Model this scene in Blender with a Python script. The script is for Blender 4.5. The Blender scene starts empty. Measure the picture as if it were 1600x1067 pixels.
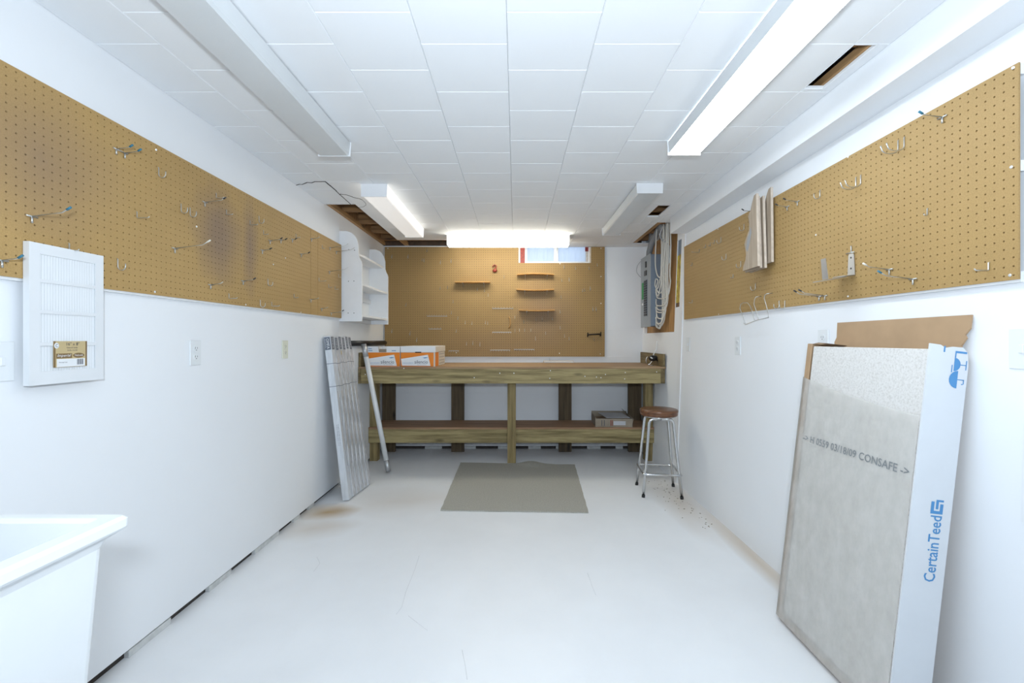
import bpy, math, random
from mathutils import Vector, Matrix

# ------------------------------------------------------------------ camera, world, lights, exposure
SC = bpy.context.scene
COL = SC.collection
H = 1.222                      # camera height above the floor
F = 700.0                      # focal length in pixels of a 1600 px wide picture
VX, VY = 806.0, 531.0          # vanishing point
cam = bpy.data.cameras.new('camera')
cam.sensor_width = 36.0
cam.lens = 36.0 * F / 1600.0
cam.shift_x = (800.0 - VX) / 1600.0
cam.shift_y = (VY - 533.5) / 1600.0
cam.clip_start = 0.02
camo = bpy.data.objects.new('camera', cam)
COL.objects.link(camo)
camo.location = (0, 0, H)
camo.rotation_euler = (math.pi / 2, 0, 0)
SC.camera = camo

SC.view_settings.view_transform = 'Standard'
SC.view_settings.look = 'None'
SC.view_settings.gamma = 1.0
SC.view_settings.use_curve_mapping = False
SC.view_settings.exposure = 0.24

world = bpy.data.worlds.new('daylight')
SC.world = world
world.use_nodes = True
bg = world.node_tree.nodes['Background']
bg.inputs[0].default_value = (0.72, 0.84, 1.0, 1)
bg.inputs[1].default_value = 1.5


def area(name, loc, rot, sx, sy, power, color):
    l = bpy.data.lights.new(name, 'AREA')
    l.shape = 'RECTANGLE'
    l.size, l.size_y = sx, sy
    l.energy = power
    l.color = color
    o = bpy.data.objects.new(name, l)
    COL.objects.link(o)
    o.location = loc
    o.rotation_euler = rot
    return o


CEIL = 1.039 + H
# unseen fill lights, added behind the camera to brighten the room
COOL = (0.77, 0.885, 1.0)
area('rear_fill_light', (-0.95, -0.55, CEIL - 0.09), (0, 0, 0), 0.17, 1.22, 1.0, COOL)
area('rear_fill_light', (0.88, -0.55, CEIL - 0.09), (0, 0, 0), 0.17, 1.22, 1.0, COOL)
area('rear_fill_light', (-0.03, -1.75, CEIL - 0.09), (0, 0, 0), 1.22, 0.17, 2, COOL)
area('rear_fill_panel', (0.0, -2.38, 1.2), (math.pi / 2, 0, 0), 2.0, 1.9, 1, COOL)  # added fill panel in front of the closed rear wall, no doorway there
# the photographer's flash, bounced off the ceiling
area('bounced_flash', (0.0, -0.12, 1.42), (math.pi - math.radians(68), 0, 0), 0.16, 0.10, 38, COOL)
LIT_FRONT, LIT_BACK, LIT_SIDE = 13.0, 11.0, 0.38

random.seed(7)


# ------------------------------------------------------------------ materials
def _nt(name):
    m = bpy.data.materials.new(name)
    m.use_nodes = True
    nt = m.node_tree
    b = nt.nodes['Principled BSDF']
    return m, nt, b


def coords(nt, scale, kind='Object', loc=(0, 0, 0)):
    tc = nt.nodes.new('ShaderNodeTexCoord')
    mp = nt.nodes.new('ShaderNodeMapping')
    mp.inputs['Scale'].default_value = scale
    mp.inputs['Location'].default_value = loc
    nt.links.new(tc.outputs[kind], mp.inputs['Vector'])
    return mp.outputs['Vector']


def noise(nt, vec, scale, detail=4, rough=0.55):
    n = nt.nodes.new('ShaderNodeTexNoise')
    n.inputs['Scale'].default_value = scale
    n.inputs['Detail'].default_value = detail
    n.inputs['Roughness'].default_value = rough
    nt.links.new(vec, n.inputs['Vector'])
    return n.outputs['Fac']


def ramp(nt, fac, stops):
    r = nt.nodes.new('ShaderNodeValToRGB')
    cr = r.color_ramp
    while len(cr.elements) < len(stops):
        cr.elements.new(0.5)
    for e, (p, c) in zip(cr.elements, stops):
        e.position = p
        e.color = (*c, 1)
    nt.links.new(fac, r.inputs['Fac'])
    return r.outputs['Color']


def mixc(nt, fac, a, b, mode='MIX'):
    mx = nt.nodes.new('ShaderNodeMix')
    mx.data_type = 'RGBA'
    mx.blend_type = mode
    for sock, val in ((mx.inputs[0], fac), (mx.inputs[6], a), (mx.inputs[7], b)):
        if hasattr(val, 'is_linked'):
            nt.links.new(val, sock)
        elif isinstance(val, (int, float)):
            sock.default_value = val
        else:
            sock.default_value = (*val, 1)
    return mx.outputs[2]


def bump(nt, b, h, strength, dist=0.002):
    bp = nt.nodes.new('ShaderNodeBump')
    bp.inputs['Strength'].default_value = strength
    bp.inputs['Distance'].default_value = dist
    nt.links.new(h, bp.inputs['Height'])
    nt.links.new(bp.outputs['Normal'], b.inputs['Normal'])


def plain(name, col, rough=0.6, metal=0.0, var=0.05, scale=12.0, bmp=0.0, bscale=60.0, stretch=(1, 1, 1), coord='Object'):
    m, nt, b = _nt(name)
    v = coords(nt, stretch, coord)
    n = noise(nt, v, scale, 3)
    lo = tuple(c * (1 - var) for c in col)
    hi = tuple(min(1, c * (1 + var)) for c in col)
    nt.links.new(ramp(nt, n, [(0.3, lo), (0.7, hi)]), b.inputs['Base Color'])
    b.inputs['Roughness'].default_value = rough
    b.inputs['Metallic'].default_value = metal
    if bmp:
        bump(nt, b, noise(nt, v, bscale, 4), bmp)
    return m


def wood(name, dark, light, axis, rough=0.7, scale=1.0, knots=True):
    """board with grain along axis"""
    m, nt, b = _nt(name)
    st = [14 * scale] * 3
    st['xyz'.index(axis)] = 0.9 * scale
    oi = nt.nodes.new('ShaderNodeObjectInfo')
    v0 = coords(nt, (1, 1, 1))
    add = nt.nodes.new('ShaderNodeVectorMath')
    add.operation = 'ADD'
    mul = nt.nodes.new('ShaderNodeVectorMath')
    mul.operation = 'SCALE'
    mul.inputs[0].default_value = (3.1, 4.7, 2.3)
    nt.links.new(oi.outputs['Random'], mul.inputs['Scale'])
    nt.links.new(v0, add.inputs[0])
    nt.links.new(mul.outputs[0], add.inputs[1])
    mp = nt.nodes.new('ShaderNodeMapping')
    mp.inputs['Scale'].default_value = st
    nt.links.new(add.outputs[0], mp.inputs['Vector'])
    n = noise(nt, mp.outputs['Vector'], 2.2, 6, 0.62)
    mid = tuple((a + c) / 2 for a, c in zip(dark, light))
    col = ramp(nt, n, [(0.28, dark), (0.47, mid), (0.6, light), (0.75, mid)])
    if knots:
        vo = nt.nodes.new('ShaderNodeTexVoronoi')
        st2 = [7.0] * 3
        st2['xyz'.index(axis)] = 2.3
        mp2 = nt.nodes.new('ShaderNodeMapping')
        mp2.inputs['Scale'].default_value = st2
        nt.links.new(add.outputs[0], mp2.inputs['Vector'])
        nt.links.new(mp2.outputs['Vector'], vo.inputs['Vector'])
        vo.inputs['Scale'].default_value = 1.0
        k = ramp(nt, vo.outputs['Distance'], [(0.05, (1, 1, 1)), (0.17, (0, 0, 0))])
        col = mixc(nt, k, col, tuple(c * 0.35 for c in dark))
    nt.links.new(col, b.inputs['Base Color'])
    b.inputs['Roughness'].default_value = rough
    bump(nt, b, n, 0.25, 0.002)
    return m


def spot_mask(nt, spots, kind='Object'):
    """sum of soft blobs: (centre, radii, strength)"""
    out = None
    for c, r, s in spots:
        tc = nt.nodes.new('ShaderNodeTexCoord')
        mp = nt.nodes.new('ShaderNodeMapping')
        mp.vector_type = 'TEXTURE'
        mp.inputs['Location'].default_value = c
        mp.inputs['Scale'].default_value = r
        nt.links.new(tc.outputs[kind], mp.inputs['Vector'])
        nz = nt.nodes.new('ShaderNodeTexNoise')
        nz.inputs['Scale'].default_value = 0.9
        nt.links.new(mp.outputs['Vector'], nz.inputs['Vector'])
        ad = nt.nodes.new('ShaderNodeVectorMath')
        ad.operation = 'MULTIPLY_ADD'
        nt.links.new(nz.outputs['Color'], ad.inputs[0])
        ad.inputs[1].default_value = (0.7, 0.7, 0.7)
        nt.links.new(mp.outputs['Vector'], ad.inputs[2])
        sb = nt.nodes.new('ShaderNodeVectorMath')
        sb.operation = 'ADD'
        nt.links.new(ad.outputs[0], sb.inputs[0])
        sb.inputs[1].default_value = (-0.35, -0.35, -0.35)
        g = nt.nodes.new('ShaderNodeTexGradient')
        g.gradient_type = 'SPHERICAL'
        nt.links.new(sb.outputs[0], g.inputs['Vector'])
        mu = nt.nodes.new('ShaderNodeMath')
        mu.operation = 'MULTIPLY'
        mu.use_clamp = True
        nt.links.new(g.outputs['Fac'], mu.inputs[0])
        mu.inputs[1].default_value = s
        o = mu.outputs[0]
        if out is None:
            out = o
        else:
            a = nt.nodes.new('ShaderNodeMath')
            a.operation = 'MAXIMUM'
            nt.links.new(out, a.inputs[0])
            nt.links.new(o, a.inputs[1])
            out = a.outputs[0]
    return out


def paint(name, col, rough=0.55, spots=None, spotcol=(0.5, 0.35, 0.2), bmp=0.06, var=0.015):
    m, nt, b = _nt(name)
    v = coords(nt, (1, 1, 1))
    n = noise(nt, v, 3.0, 5)
    c = ramp(nt, n, [(0.3, tuple(x * (1 - var) for x in col)), (0.7, col)])
    if spots:
        c = mixc(nt, spot_mask(nt, spots), c, spotcol)
    nt.links.new(c, b.inputs['Base Color'])
    b.inputs['Roughness'].default_value = rough
    bump(nt, b, noise(nt, v, 90.0, 3), bmp, 0.003)
    return m


def pegmat(name, spots, k=1.0):
    m, nt, b = _nt(name)
    v = coords(nt, (1, 1, 1))
    n = noise(nt, v, 260.0, 3, 0.7)
    c = ramp(nt, n, [(p, tuple(k * q for q in c)) for p, c in ((0.25, (0.325, 0.200, 0.072)), (0.55, (0.42, 0.268, 0.100)), (0.8, (0.475, 0.31, 0.124)))])
    big = ramp(nt, noise(nt, v, 1.6, 3), [(0.35, (0.9, 0.89, 0.88)), (0.65, (1, 1, 1))])
    c = mixc(nt, 1.0, c, big, 'MULTIPLY')
    if spots:
        c = mixc(nt, spot_mask(nt, spots), c, (0.26, 0.172, 0.105))
    nt.links.new(c, b.inputs['Base Color'])
    b.inputs['Roughness'].default_value = 0.62
    return m


def emis(name, col, strength, axis=None, half=0.0):
    m, nt, b = _nt(name)
    b.inputs['Base Color'].default_value = (0.85, 0.85, 0.83, 1)
    b.inputs['Roughness'].default_value = 0.4
    b.inputs['Emission Color'].default_value = (*col, 1)
    v = coords(nt, (1, 1, 1))
    n = noise(nt, v, 2.0, 2)
    mr = nt.nodes.new('ShaderNodeMapRange')
    mr.inputs['To Min'].default_value = strength * 0.96
    mr.inputs['To Max'].default_value = strength * 1.04
    nt.links.new(n, mr.inputs['Value'])
    out = mr.outputs['Result']
    nt.links.new(out, b.inputs['Emission Strength'])
    return m


M = {}
WHITE = (0.85, 0.865, 0.885)
M['wall'] = paint('white_wall_paint', WHITE)
M['wall_back'] = paint('white_masonry_paint', (0.84, 0.855, 0.88), bmp=0.15)
M['tile'] = paint('white_fibre_tile', (0.85, 0.862, 0.875), 0.7)
M['floor'] = paint('white_floor_paint', (0.84, 0.85, 0.865), 0.42,
                   spots=[((-1.33, 1.93, 0), (0.26, 0.20, 1), 1.0), ((-1.30, 1.66, 0), (0.30, 0.22, 1), 0.4),
                          ((1.24, 2.15, 0), (0.22, 0.8, 1), 0.45), ((1.34, 1.3, 0), (0.10, 1.3, 1), 0.6),
                          ((-0.9, 2.15, 0), (0.6, 0.35, 1), 0.25)],
                   spotcol=(0.42, 0.27, 0.10), bmp=0.12, var=0.05)
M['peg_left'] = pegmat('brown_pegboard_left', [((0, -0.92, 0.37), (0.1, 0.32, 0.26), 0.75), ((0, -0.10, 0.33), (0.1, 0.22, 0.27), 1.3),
                                               ((0, 0.15, 0.33), (0.1, 0.09, 0.30), 1.1)], 1.12)  # soft darker patches over the left board
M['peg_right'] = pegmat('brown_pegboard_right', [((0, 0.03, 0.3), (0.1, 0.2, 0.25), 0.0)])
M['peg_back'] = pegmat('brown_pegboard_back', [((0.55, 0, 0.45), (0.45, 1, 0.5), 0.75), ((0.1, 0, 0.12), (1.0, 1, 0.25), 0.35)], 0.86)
M['white_gloss'] = plain('white_enamel', (0.82, 0.83, 0.85), 0.35, var=0.01)
M['white_semi'] = plain('white_painted_wood', (0.82, 0.83, 0.845), 0.5, var=0.015, bmp=0.05)
M['white_plastic'] = plain('white_plastic', (0.78, 0.80, 0.81), 0.4, var=0.01)
M['cream_plastic'] = plain('cream_plastic', (0.72, 0.72, 0.60), 0.45, var=0.02)
M['lens_off'] = plain('unlit_prismatic_acrylic', (0.66, 0.68, 0.69), 0.32, var=0.03, scale=3, bmp=0.35, bscale=220)
M['lens_front'] = emis('lit_acrylic_front', (0.79, 0.905, 1.0), LIT_FRONT)
M['lens_back'] = emis('lit_acrylic_back', (1.0, 0.97, 0.84), LIT_BACK)
M['lens_side'] = emis('lit_acrylic_side', (1.0, 0.95, 0.9), LIT_SIDE)
M['lens_edge'] = emis('lit_acrylic_edge', (1.0, 0.95, 0.86), 1.1)
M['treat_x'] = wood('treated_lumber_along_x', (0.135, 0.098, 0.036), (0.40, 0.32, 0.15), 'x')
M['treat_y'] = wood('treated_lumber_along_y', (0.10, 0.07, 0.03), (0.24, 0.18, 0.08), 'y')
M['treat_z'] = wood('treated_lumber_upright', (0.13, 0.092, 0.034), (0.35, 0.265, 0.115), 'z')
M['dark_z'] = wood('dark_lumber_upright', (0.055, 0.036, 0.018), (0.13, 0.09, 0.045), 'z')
M['ply_x'] = wood('plywood_top', (0.24, 0.145, 0.075), (0.42, 0.28, 0.155), 'x', knots=False)
M['ply_low'] = wood('plywood_shelf', (0.24, 0.13, 0.07), (0.42, 0.25, 0.14), 'x', knots=False)
M['joist'] = wood('brown_joist', (0.14, 0.065, 0.022), (0.33, 0.175, 0.07), 'x')
M['strap'] = wood('brown_strapping', (0.22, 0.115, 0.04), (0.46, 0.27, 0.12), 'y')
M['subfloor'] = wood('dark_subfloor', (0.045, 0.025, 0.013), (0.10, 0.055, 0.03), 'y', knots=False)
M['panelwood'] = wood('brown_mounting_board', (0.26, 0.13, 0.042), (0.47, 0.26, 0.095), 'z', knots=False)
M['scroll'] = wood('raw_plywood_face', (0.27, 0.205, 0.145), (0.45, 0.36, 0.27), 'z', knots=False)
M['scroll_edge'] = plain('pale_plywood_edge', (0.62, 0.53, 0.44), 0.7, var=0.12, scale=30)
M['sill'] = plain('dark_sill_plate', (0.05, 0.043, 0.038), 0.9, var=0.3, scale=20)
M['block'] = plain('painted_spacer_block', (0.60, 0.61, 0.60), 0.7, var=0.12, scale=25)
M['steel'] = plain('zinc_wire', (0.62, 0.62, 0.60), 0.28, 0.9, var=0.05)
M['hole_shade'] = plain('dark_hole_shade', (0.05, 0.036, 0.022), 0.9)  # near-black colour standing in for the shade inside the peg holes
M['grille'] = plain('white_grille_enamel', (0.74, 0.755, 0.77), 0.4, var=0.01)
M['hook_dull'] = plain('dull_hook_wire', (0.40, 0.38, 0.34), 0.45, 0.6, var=0.1)
M['rack'] = plain('dull_rack_steel', (0.42, 0.40, 0.37), 0.5, 0.5, var=0.1)
M['chrome'] = plain('chrome_tube', (0.66, 0.67, 0.68), 0.16, 1.0, var=0.02)
M['nailhead'] = plain('bright_screw_head', (0.78, 0.78, 0.78), 0.3, 0.5, var=0.05)
M['blue_tip'] = plain('blue_vinyl_tip', (0.03, 0.16, 0.24), 0.4)
M['dark_tip'] = plain('dark_vinyl_tip', (0.03, 0.03, 0.035), 0.4)
M['white_tip'] = plain('white_vinyl_tip', (0.75, 0.73, 0.66), 0.4)
M['black'] = plain('black_plastic', (0.012, 0.012, 0.014), 0.35)
M['black_rubber'] = plain('black_rubber', (0.02, 0.02, 0.02), 0.8)
M['crack'] = plain('dark_crack', (0.06, 0.055, 0.05), 0.9)
M['floor_crack'] = plain('grey_hairline_crack', (0.62, 0.62, 0.63), 0.9)
M['grey_box'] = plain('grey_panel_steel', (0.22, 0.27, 0.335), 0.45, 0.2, var=0.03)
M['grey_door'] = plain('grey_panel_cover', (0.33, 0.37, 0.41), 0.45, 0.2, var=0.03)
M['green'] = plain('green_directory_card', (0.03, 0.26, 0.08), 0.6)
M['conduit'] = plain('grey_pvc_conduit', (0.27, 0.28, 0.29), 0.5, var=0.05)
M['cable'] = plain('cream_cable_jacket', (0.68, 0.66, 0.60), 0.5, var=0.03)
M['cable_grey'] = plain('grey_cable_jacket', (0.42, 0.44, 0.46), 0.5, var=0.03)
M['insul'] = plain('yellow_fibreglass', (0.52, 0.42, 0.07), 0.95, var=0.45, scale=25, bmp=0.8, bscale=40)
M['seat'] = wood('brown_stool_seat', (0.07, 0.026, 0.012), (0.20, 0.085, 0.038), 'x', rough=0.28, knots=False, scale=1.6)
M['rug'] = plain('taupe_carpet', (0.385, 0.372, 0.325), 0.95, var=0.13, scale=120, bmp=0.6, bscale=400)
M['kraft'] = plain('kraft_cardboard', (0.43, 0.285, 0.165), 0.85, var=0.06, scale=10, bmp=0.1, bscale=40)
M['kraft_dull'] = plain('dusty_cardboard', (0.30, 0.25, 0.19), 0.85, var=0.12, scale=14)
M['kraft_dark'] = plain('darker_kraft_cardboard', (0.33, 0.225, 0.14), 0.85, var=0.08)  # darker tone of the kraft cardboard
M['carton_white'] = plain('white_carton_board', (0.67, 0.69, 0.715), 0.6, var=0.015, bmp=0.05, bscale=8)
M['box_white'] = plain('white_box_board', (0.78, 0.79, 0.80), 0.55, var=0.01)
M['box_cream'] = plain('cream_box_board', (0.66, 0.61, 0.53), 0.6, var=0.03)
M['orange'] = plain('orange_print', (0.80, 0.23, 0.012), 0.5, var=0.02)
M['ink_blue'] = plain('blue_print', (0.075, 0.26, 0.52), 0.55, var=0.02)
M['ink_dark'] = plain('dark_print', (0.045, 0.05, 0.07), 0.6, var=0.02)
M['ink_grey'] = plain('grey_dot_print', (0.21, 0.225, 0.235), 0.6, var=0.05)
M['tan_card'] = plain('tan_product_card', (0.55, 0.43, 0.23), 0.5, var=0.03)
M['brown_card'] = plain('brown_card_edge', (0.22, 0.14, 0.06), 0.5, var=0.03)
M['ctn_side'] = plain('silver_carton_front', (0.66, 0.69, 0.73), 0.42, 0.25, var=0.12, scale=10, stretch=(8, 8, 0.7))
M['ctn'] = plain('silver_carton', (0.57, 0.58, 0.60), 0.42, 0.25, var=0.38, scale=7, stretch=(12, 12, 0.7))
M['ctn_label'] = plain('slate_label', (0.13, 0.15, 0.19), 0.45)
M['pole'] = plain('pale_grey_tube', (0.74, 0.755, 0.76), 0.4, 0.1, var=0.03)
M['red'] = plain('rust_red_paint', (0.25, 0.022, 0.015), 0.5, var=0.5, scale=60)
M['red_tool'] = plain('rusty_red_tool', (0.22, 0.03, 0.015), 0.5, var=0.2)
M['tan'] = plain('tan_leather', (0.45, 0.24, 0.07), 0.7, var=0.1)
M['iron'] = plain('black_iron', (0.02, 0.017, 0.015), 0.45, 0.6)
M['alu'] = plain('dull_galvanised_steel', (0.52, 0.53, 0.54), 0.38, 0.75, var=0.06)
M['paper'] = plain('grey_paper', (0.50, 0.50, 0.52), 0.7)
M['plaster'] = plain('chipped_plaster', (0.55, 0.50, 0.45), 0.9, var=0.3, scale=40, bmp=0.6)


def acoustic():
    m, nt, b = _nt('speckled_acoustic_board')
    v = coords(nt, (1, 1, 1))
    n = noise(nt, v, 140, 3, 0.7)
    nt.links.new(ramp(nt, n, [(0.3, (0.55, 0.525, 0.49)), (0.5, (0.685, 0.66, 0.63)), (0.7, (0.74, 0.72, 0.695))]), b.inputs['Base Color'])
    b.inputs['Roughness'].default_value = 0.9
    bump(nt, b, n, 0.4, 0.002)
    return m


def film():
    m, nt, b = _nt('clear_plastic_film')
    b.inputs['Base Color'].default_value = (0.72, 0.705, 0.67, 1)
    b.inputs['Roughness'].default_value = 0.3
    v = coords(nt, (30, 6, 1.4))
    n = noise(nt, v, 2.0, 5, 0.6)
    bump(nt, b, n, 0.35, 0.004)
    tr = nt.nodes.new('ShaderNodeBsdfTransparent')
    tr.inputs[0].default_value = (0.97, 0.96, 0.94, 1)
    mx = nt.nodes.new('ShaderNodeMixShader')
    mr = nt.nodes.new('ShaderNodeMapRange')
    mr.inputs['From Min'].default_value = 0.3
    mr.inputs['From Max'].default_value = 0.7
    mr.inputs['To Min'].default_value = 0.45
    mr.inputs['To Max'].default_value = 0.70
    nt.links.new(n, mr.inputs['Value'])
    nt.links.new(mr.outputs['Result'], mx.inputs[0])
    nt.links.new(tr.outputs[0], mx.inputs[1])
    nt.links.new(b.outputs[0], mx.inputs[2])
    nt.links.new(mx.outputs[0], nt.nodes['Material Output'].inputs['Surface'])
    return m


def frosted():
    m, nt, b = _nt('frosted_window_sheet')
    t = nt.nodes.new('ShaderNodeBsdfTranslucent')
    t.inputs[0].default_value = (0.66, 0.75, 0.88, 1)
    d = nt.nodes.new('ShaderNodeBsdfDiffuse')
    d.inputs[0].default_value = (0.56, 0.62, 0.70, 1)
    mx = nt.nodes.new('ShaderNodeMixShader')
    mx.inputs[0].default_value = 0.45
    nt.links.new(t.outputs[0], mx.inputs[1])
    nt.links.new(d.outputs[0], mx.inputs[2])
    nt.links.new(mx.outputs[0], nt.nodes['Material Output'].inputs['Surface'])
    return m


M['acoustic'] = acoustic()
M['film'] = film()
M['frosted'] = frosted()


# ------------------------------------------------------------------ mesh building
class MB:
    def __init__(self):
        self.v, self.f, self.s = [], [], []

    def add(self, vs, fs, smooth=False):
        o = len(self.v)
        self.v += [tuple(p) for p in vs]
        self.f += [tuple(i + o for i in f) for f in fs]
        self.s += [smooth] * len(fs)
        return self

    def box(self, x0, x1, y0, y1, z0, z1, bev=0.0, fr=None):
        lo = (min(x0, x1), min(y0, y1), min(z0, z1))
        hi = (max(x0, x1), max(y0, y1), max(z0, z1))
        fn = fr if fr else (lambda a, b, c: (a, b, c))
        if bev <= 0:
            vs = [fn(*(hi[k] if (i >> k) & 1 else lo[k] for k in range(3))) for i in range(8)]
            fs = [(0, 2, 3, 1), (4, 5, 7, 6), (0, 1, 5, 4), (2, 6, 7, 3), (0, 4, 6, 2), (1, 3, 7, 5)]
            return self.add(vs, fs)
        idx, vs = {}, []
        for i in range(8):
            sg = [(i >> k) & 1 for k in range(3)]
            for ax in range(3):      # vertex lying on the face of axis ax
                p = []
                for k in range(3):
                    e = hi[k] if sg[k] else lo[k]
                    if k != ax:
                        e += -bev if sg[k] else bev
                    p.append(e)
                idx[(tuple(sg), ax)] = len(vs)
                vs.append(fn(*p))
        fs = []
        for ax in range(3):
            u, w = [k for k in range(3) if k != ax]
            for sd in (0, 1):
                q = []
                for a, b in ((0, 0), (1, 0), (1, 1), (0, 1)):
                    s = [0, 0, 0]
                    s[ax], s[u], s[w] = sd, a, b
                    q.append(idx[(tuple(s), ax)])
                fs.append(tuple(q))
        for ax in range(3):          # edges along ax
            u, w = [k for k in range(3) if k != ax]
            for a in (0, 1):
                for b in (0, 1):
                    s0, s1 = [0, 0, 0], [0, 0, 0]
                    s0[u] = s1[u] = a
                    s0[w] = s1[w] = b
                    s1[ax] = 1
                    fs.append((idx[(tuple(s0), u)], idx[(tuple(s1), u)], idx[(tuple(s1), w)], idx[(tuple(s0), w)]))
        for i in range(8):
            sg = tuple((i >> k) & 1 for k in range(3))
            fs.append((idx[(sg, 0)], idx[(sg, 1)], idx[(sg, 2)]))
        return self.add(vs, fs)

    def prism(self, poly, fr, c0, c1):
        """poly in (a,b), extruded along c; fr(a,b,c)->world"""
        n = len(poly)
        vs = [fr(a, b, c0) for a, b in poly] + [fr(a, b, c1) for a, b in poly]
        fs = [tuple(range(n))[::-1], tuple(range(n, 2 * n))]
        fs += [(i, (i + 1) % n, n + (i + 1) % n, n + i) for i in range(n)]
        return self.add(vs, fs)

    def tube(self, path, r, n=6, closed=False, caps=True, flat=None):
        P = [Vector(p) for p in path]
        m = len(P)
        rs = r if isinstance(r, (list, tuple)) else [r] * m
        T = []
        for i in range(m):
            a = P[(i - 1) % m] if (closed or i > 0) else P[i]
            b = P[(i + 1) % m] if (closed or i < m - 1) else P[i]
            T.append((b - a).normalized())
        up = Vector((0, 0, 1)) if abs(T[0].z) < 0.9 else Vector((1, 0, 0))
        nrm = (up - T[0] * up.dot(T[0])).normalized()
        vs = []
        for i in range(m):
            nrm = (nrm - T[i] * nrm.dot(T[i])).normalized()
            bn = T[i].cross(nrm)
            for k in range(n):
                t = 2 * math.pi * k / n
                vs.append(P[i] + (nrm * math.cos(t) + bn * math.sin(t)) * rs[i])
        fs = []
        for i in range(m if closed else m - 1):
            j = (i + 1) % m
            for k in range(n):
                l = (k + 1) % n
                fs.append((i * n + k, i * n + l, j * n + l, j * n + k))
        self.add(vs, fs, True)
        if caps and not closed:
            o = len(self.v) - len(vs)
            self.f.append(tuple(o + k for k in range(n))[::-1])
            self.f.append(tuple(o + (m - 1) * n + k for k in range(n)))
            self.s += [False, False]
        return self

    def lathe(self, prof, c, n=24, smooth=True):
        vs, fs = [], []
        for r, z in prof:
            for k in range(n):
                t = 2 * math.pi * k / n
                vs.append((c[0] + r * math.cos(t), c[1] + r * math.sin(t), c[2] + z))
        for i in range(len(prof) - 1):
            for k in range(n):
                l = (k + 1) % n
                fs.append((i * n + k, i * n + l, (i + 1) * n + l, (i + 1) * n + k))
        self.add(vs, fs, smooth)
        o = len(self.v) - len(vs)
        self.f.append(tuple(o + k for k in range(n))[::-1])
        self.f.append(tuple(o + (len(prof) - 1) * n + k for k in range(n)))
        self.s += [False, False]
        return self

    def ball(self, c, rx, ry, rz, n=14, m=8):
        prof = [(max(1e-4, math.sin(math.pi * i / m)), -math.cos(math.pi * i / m)) for i in range(m + 1)]
        vs, fs = [], []
        for r, z in prof:
            for k in range(n):
                t = 2 * math.pi * k / n
                vs.append((c[0] + rx * r * math.cos(t), c[1] + ry * r * math.sin(t), c[2] + rz * z))
        for i in range(m):
            for k in range(n):
                l = (k + 1) % n
                fs.append((i * n + k, i * n + l, (i + 1) * n + l, (i + 1) * n + k))
        return self.add(vs, fs, True)

    def build(self, name, mat, parent=None, **kw):
        return mkobj(name, self.v, self.f, mat, parent, self.s, **kw)


def wloc(o):
    l = Vector(o.location)
    while o.parent:
        o = o.parent
        l = l + Vector(o.location)
    return l


def mkobj(name, vs, fs, mat, parent=None, smooth=None, label=None, cat=None, group=None, kind=None):
    if parent is not None:
        base = wloc(parent)
        loc = Vector((0, 0, 0))
    else:
        xs = [p[0] for p in vs]
        ys = [p[1] for p in vs]
        zs = [p[2] for p in vs]
        base = Vector(((min(xs) + max(xs)) / 2, (min(ys) + max(ys)) / 2, min(zs)))
        loc = base
    me = bpy.data.meshes.new(name)
    me.from_pydata([(p[0] - base.x, p[1] - base.y, p[2] - base.z) for p in vs], [], fs)
    if smooth and any(smooth):
        me.polygons.foreach_set('use_smooth', smooth)
    me.materials.append(M[mat])
    me.update()
    o = bpy.data.objects.new(name, me)
    COL.objects.link(o)
    o.location = loc
    if parent is not None:
        o.parent = parent
    tag(o, label, cat, group, kind)
    return o


def tag(o, label=None, cat=None, group=None, kind=None):
    for k, v in (('label', label), ('category', cat), ('group', group), ('kind', kind)):
        if v:
            o[k] = v
    return o


def thing(name, loc, label, cat, group=None, kind=None):
    o = bpy.data.objects.new(name, None)
    o.empty_display_size = 0.05
    COL.objects.link(o)
    o.location = loc
    return tag(o, label, cat, group, kind)


def text(body, origin, right, up, width, height, mat, parent, name='lettering', lift=0.0006, shear=0.0, bold=0.0):
    """flat lettering fitted to width x height, lower left at origin"""
    cu = bpy.data.curves.new(name, 'FONT')
    cu.body = body
    cu.resolution_u = 2
    cu.extrude = 0.0
    cu.shear = shear
    cu.offset = bold
    tmp = bpy.data.objects.new('tmp_text', cu)
    me = bpy.data.meshes.new_from_object(tmp)
    bpy.data.objects.remove(tmp)
    bpy.data.curves.remove(cu)
    if not me.vertices:
        return None
    xs = [v.co.x for v in me.vertices]
    ys = [v.co.y for v in me.vertices]
    sx = width / max(1e-6, max(xs) - min(xs))
    sy = height / max(1e-6, max(ys) - min(ys))
    R, U, O = Vector(right).normalized(), Vector(up).normalized(), Vector(origin)
    N = R.cross(U)
    vs = [O + R * ((v.co.x - min(xs)) * sx) + U * ((v.co.y - min(ys)) * sy) + N * lift for v in me.vertices]
    fs = [tuple(p.vertices) for p in me.polygons]
    bpy.data.meshes.remove(me)
    return mkobj(name, vs, fs, mat, parent)


def arc(c, e1, e2, r, a0, a1, n):
    c, e1, e2 = Vector(c), Vector(e1), Vector(e2)
    return [c + e1 * (r * math.cos(math.radians(a0 + (a1 - a0) * i / n))) + e2 * (r * math.sin(math.radians(a0 + (a1 - a0) * i / n))) for i in range(n + 1)]


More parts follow.
